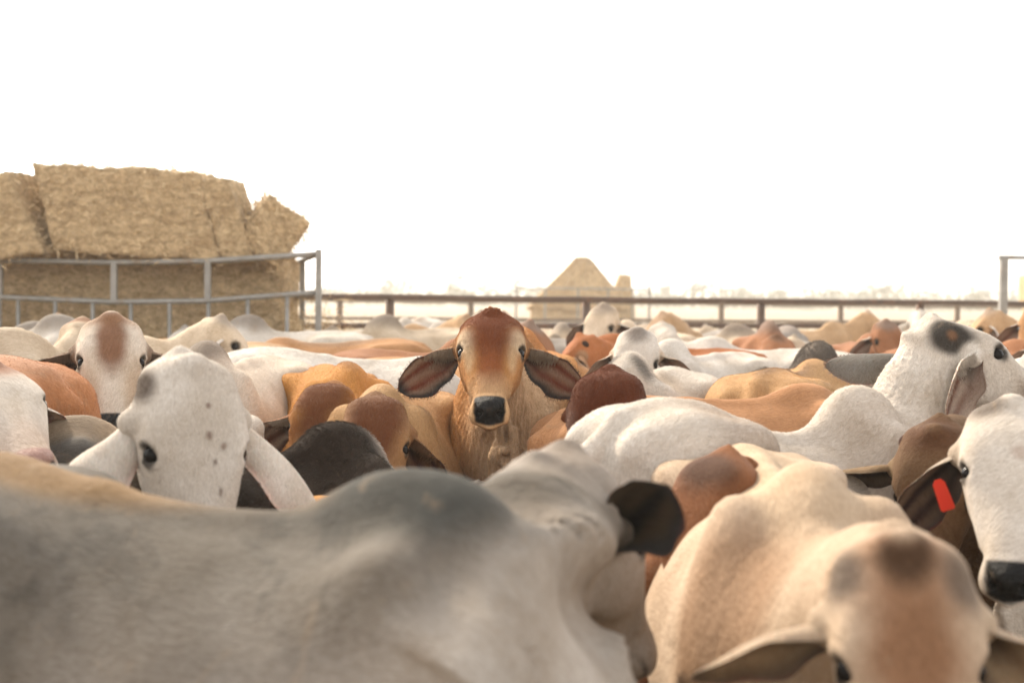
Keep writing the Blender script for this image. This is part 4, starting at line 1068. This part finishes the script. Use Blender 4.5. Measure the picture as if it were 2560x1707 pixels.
cow((-0.54, 4.3, 1.216), 48, (-.02, 4.55, .98), (30, 65, 0), DARK, 'dark shaggy cow seen from behind with a blackish ridge on its hump', hair=120000, hairL=.02, hairR=.0007, group=NR, res=(.026, .02), shape=dict(hump=.9),
    patches=[('b', (0, 0, 1.30), (.3, .2, .2), (.055, .036, .024), .8, .5), ('b', (.3, 0, 1.1), (.2, .3, .4), (.55, .5, .45), .95, .2)])
cow((-.50, 3.90, 1.05), -174, (-1.0, 3.95, .82), (180, 70, 0), ORANGE, 'low orange cow whose back shows under the spotted cow\'s ear', group=NR, res=(.032, .022), shape=dict(hump=.7))
cow((-2.12, 4.78, 1.36), -26, (-1.594, 4.35, 1.371), (-52, 26, 0), WHITE, 'white cow at the picture edge showing only its eye and pale muzzle', group=NR, res=(.028, .0095), patches=[('h', (-.01, 0, -.02), (.10, .13, .08), (.33, .14, .06), .8), ('h', (.40, 0, -.09), (.16, .1, .1), (.6, .5, .43), .8)], nosecol=(.45, .30, .26), muzzle=(.6, .51, .44), ears=((40, 25, 10), (40, 25, 10)))
cow((-2.56, 5.40, 1.46), 150, (-3.05, 5.75, 1.3), (160, 60, 0), (.50, .265, .14), 'red-brown cow at the picture edge with its rump towards the camera', hair=80000, group=NR, res=(.026, .02), shape=dict(lift=.03), patches=[('b', (-.5, 0, 1.3), (.6, .13, .08), (.56, .40, .31), .6, .5)])  # pale patch along the back paints its sheen into the coat colour
cow((-1.40, 4.50, 1.21), 12, (-.85, 4.75, .9), (20, 70, 0), (.17, .16, .15), 'dark grey cow whose back shows below the pale muzzle', group=NR, res=(.032, .022), shape=dict(hump=.6), patches=[('b', (-.4, 0, 1.28), (.8, .12, .07), (.52, .42, .31), .8, .2)])

cow((0.717, 10.0, 1.354), 180, (0.446, 9.8, 1.328), (186, 55, 0), (.46, .21, .095), 'rust-brown cow standing side-on behind the tan cow\'s ear', group=NR, res=(.032, .015), horn=(.08, .05, .035), ears=((30, 10, 10), (25, 10, 20)), ear_out=(.4, .25, .15), patches=[('b', (-.1, 0, .85), (.8, .5, .25), (.50, .33, .20), .7)])
cow((0.956, 8.5, 1.363), -128, (0.693, 7.9, 1.411), (-98, 58, 0), WHITE, 'white cow with a grey forehead facing the camera beside the rust-brown cow', group=NR, res=(.03, .012), patches=[('h', (.0, 0, 0), (.1, .07, .06), (.30, .27, .25), .8)], ears=((40, 5, 10), (25, 5, 25)), ear_out=(.6, .5, .4), ear_in=(.25, .15, .11))

# ------------------------------------------------------------------ the rest of the herd, back to the fence: copies of a few individuals
FAR = []
def far_variant(shape, poll, head, ears, patches, horn=None):
    n0 = len(COWS)
    r = cow((0, 0, 1.395 if 'hump' not in shape else 1.24 + .155 * shape['hump']), 0, poll, head, WHITE, 'far cow', shape=shape, patches=patches, ears=ears, res=(.042, .018), scale=1.0, horn=horn, ear_in=(.22, .12, .09))
    FAR.append(r); COWS.pop(); return r
D_ = (.10, .08, .065); BR = (.30, .15, .08)
far_variant({}, (.55, .05, 1.50), (5, 50, 0), ((35, 10, 10), (35, 10, 10)), [('h', (0, 0, 0), (.12, .1, .07), (.30, .26, .23), .7)])
far_variant(dict(hump=.7, bend=10), (.62, -.1, 1.15), (-10, 70, 0), ((35, 10, 10), (35, 10, 10)), [('b', (0, 0, 1.3), (.2, .12, .12), (.36, .30, .26), .6)])
far_variant(dict(hump=1.1, bend=-12), (.45, .35, 1.42), (60, 45, 0), ((30, 15, 10), (35, 10, 10)), [('h', (0, 0, -.02), (.07, .13, .08), BR, .8)])
far_variant(dict(hump=.5, lift=.03), (.65, .1, .95), (10, 75, 0), ((40, 10, 10), (40, 10, 10)), [('b', (-.5, 0, 1.28), (.5, .06, .06), (.42, .32, .24), .6)])
far_variant(dict(hump=.9, fat=1.08), (.45, -.32, 1.45), (-70, 55, 0), ((25, 10, 20), (30, 10, 10)), [('h', (.1, 0, 0), (.2, .08, .07), (.40, .30, .23), .6)])
far_variant(dict(hump=1.2), (.6, 0, 1.3), (20, 40, 0), ((35, 20, 10), (35, 20, 10)), [('b', (0, 0, 1.36), (.25, .13, .12), (.22, .19, .17), .7), ('h', (0, 0, 0), (.08, .08, .06), D_, .6)])
ORDN = ['first', 'second', 'third', 'fourth', 'fifth', 'sixth', 'seventh', 'eighth', 'ninth', 'tenth', 'eleventh', 'twelfth', 'thirteenth', 'fourteenth', 'fifteenth', 'sixteenth', 'seventeenth', 'eighteenth', 'nineteenth', 'twentieth']
KINDS = {'white': (.67, .63, .575), 'cream': (.68, .58, .46), 'sandy': (.58, .42, .27), 'orange': (.56, .34, .18), 'rust-brown': (.44, .235, .13), 'grey': (.40, .37, .34)}
def copy_cow(src, x, y, yaw, s, col):
    r = src.copy(); sc.collection.objects.link(r); r.location = (x, y, 0); r.rotation_euler = (0, 0, math.radians(yaw)); r.scale = (s,) * 3
    for ch in src.children:
        c = ch.copy(); sc.collection.objects.link(c); c.parent = r
        if c.name.startswith('body') or c.name.startswith('ear'): c.color = (*col, 1)
    return r
HERD = [(4, 3.65, 10.25, 313, 0.97, 'rust-brown', 0.97), (2, -0.16, 12.69, 257, 0.943, 'white', 0.94), (3, -1.74, 10.73, 186, 0.968, 'orange', 0.91), (0, -2.29, 8.77, 355, 0.964, 'cream', 1.05), (4, 1.48, 10.6, 166, 0.962, 'white', 0.96), (4, 4.52, 12.45, 345, 0.955, 'cream', 0.9), (0, 0.02, 11.34, 242, 0.967, 'grey', 0.96), (0, -0.08, 15.75, 234, 0.955, 'cream', 0.97), (2, 1.08, 16.32, 218, 1.007, 'cream', 1.05), (5, -2.95, 7.95, 334, 0.998, 'white', 1.05), (1, 5.64, 15.01, 315, 0.979, 'cream', 1.05), (3, -2.51, 9.3, 172, 0.982, 'sandy', 0.98), (1, 2.79, 14.38, 302, 0.997, 'grey', 0.99), (5, 4.31, 14.71, 173, 0.983, 'orange', 0.95), (5, -3.86, 11.43, 188, 0.96, 'white', 0.96), (0, 5.99, 15.93, 267, 0.984, 'cream', 0.9), (5, 2.19, 13.76, 340, 0.958, 'cream', 0.94), (5, -0.1, 8.84, 336, 0.931, 'orange', 0.98), (3, -1.18, 15.66, 261, 1.034, 'white', 0.93), (1, 3.05, 8.14, 107, 1.01, 'white', 1.01), (5, 0.77, 15.38, 36, 0.912, 'cream', 1.02), (2, 5.28, 16.65, 284, 0.982, 'cream', 1.04), (4, -0.94, 13.7, 30, 0.968, 'sandy', 1.01), (2, -2.45, 6.99, 32, 1.017, 'cream', 0.88), (0, 2.49, 15.74, 129, 0.856, 'cream', 0.95), (0, 0.94, 11.78, 240, 1.021, 'cream', 1.04), (0, 3.05, 12.17, 267, 0.948, 'rust-brown', 0.9), (4, 4.92, 13.61, 198, 0.959, 'cream', 0.97), (0, -3.37, 9.64, 235, 0.957, 'white', 1.01), (5, -2.27, 12.15, 169, 1.003, 'white', 0.97), (1, -0.84, 11.45, 12, 0.924, 'white', 1.04), (0, 4.28, 11.13, 229, 1.05, 'orange', 0.89), (5, 2.17, 12.0, 266, 1.0, 'rust-brown', 0.98), (0, 3.77, 16.64, 21, 0.971, 'sandy', 0.97), (2, 2.47, 7.45, 285, 0.95, 'white', 0.98), (5, -3.46, 10.89, 357, 1.007, 'white', 0.97), (5, 3.6, 9.16, 340, 0.96, 'white', 1.01), (3, -3.95, 10.15, 13, 0.979, 'cream', 1.05), (5, 0.46, 13.15, 262, 0.964, 'cream', 0.96), (0, -3.49, 12.27, 224, 0.93, 'orange', 1.05), (0, -0.33, 9.59, 331, 0.948, 'rust-brown', 0.88), (0, -0.68, 14.52, 345, 0.97, 'white', 0.89), (5, -4.75, 12.12, 284, 0.964, 'cream', 1.03), (4, 1.77, 14.88, 277, 0.995, 'sandy', 0.94), (0, 4.85, 12.9, 173, 1.01, 'sandy', 1.03), (0, 4.65, 16.27, 67, 0.982, 'white', 1.03), (2, -0.33, 16.53, 257, 0.997, 'grey', 0.94), (5, -1.16, 12.84, 223, 1.007, 'cream', 0.94), (0, 4.67, 14.21, 355, 0.891, 'sandy', 0.95)]
placed = []
for (v, x, y, yaw, s, kind, dv) in HERD:
    col = deep([min(1, c * dv) for c in KINDS[kind]])
    placed.append((copy_cow(FAR[v], x, y, yaw, s, col), kind, x, y))
for r in FAR:
    for c in list(r.children): bpy.data.objects.remove(c)
    bpy.data.objects.remove(r)
ROWS = [(0, 9.2, 'just behind the near cattle'), (9.2, 11.4, 'in the second far row'), (11.4, 14.0, 'in the third far row'), (14.0, 99, 'in the last row by the fence')]
for y0, y1, where in ROWS:
    for kind in KINDS:
        row = sorted([p for p in placed if p[1] == kind and y0 <= p[3] < y1], key=lambda p: p[2] / p[3])
        for i, (r, k, x, y) in enumerate(row):
            r['label'] = ('only %s cow %s' % (kind, where)) if len(row) == 1 else '%s cow %s, %s of its colour from the left' % (kind, where, ORDN[i])
            r['category'] = 'cow'; r['group'] = 'far cattle back to the fence'
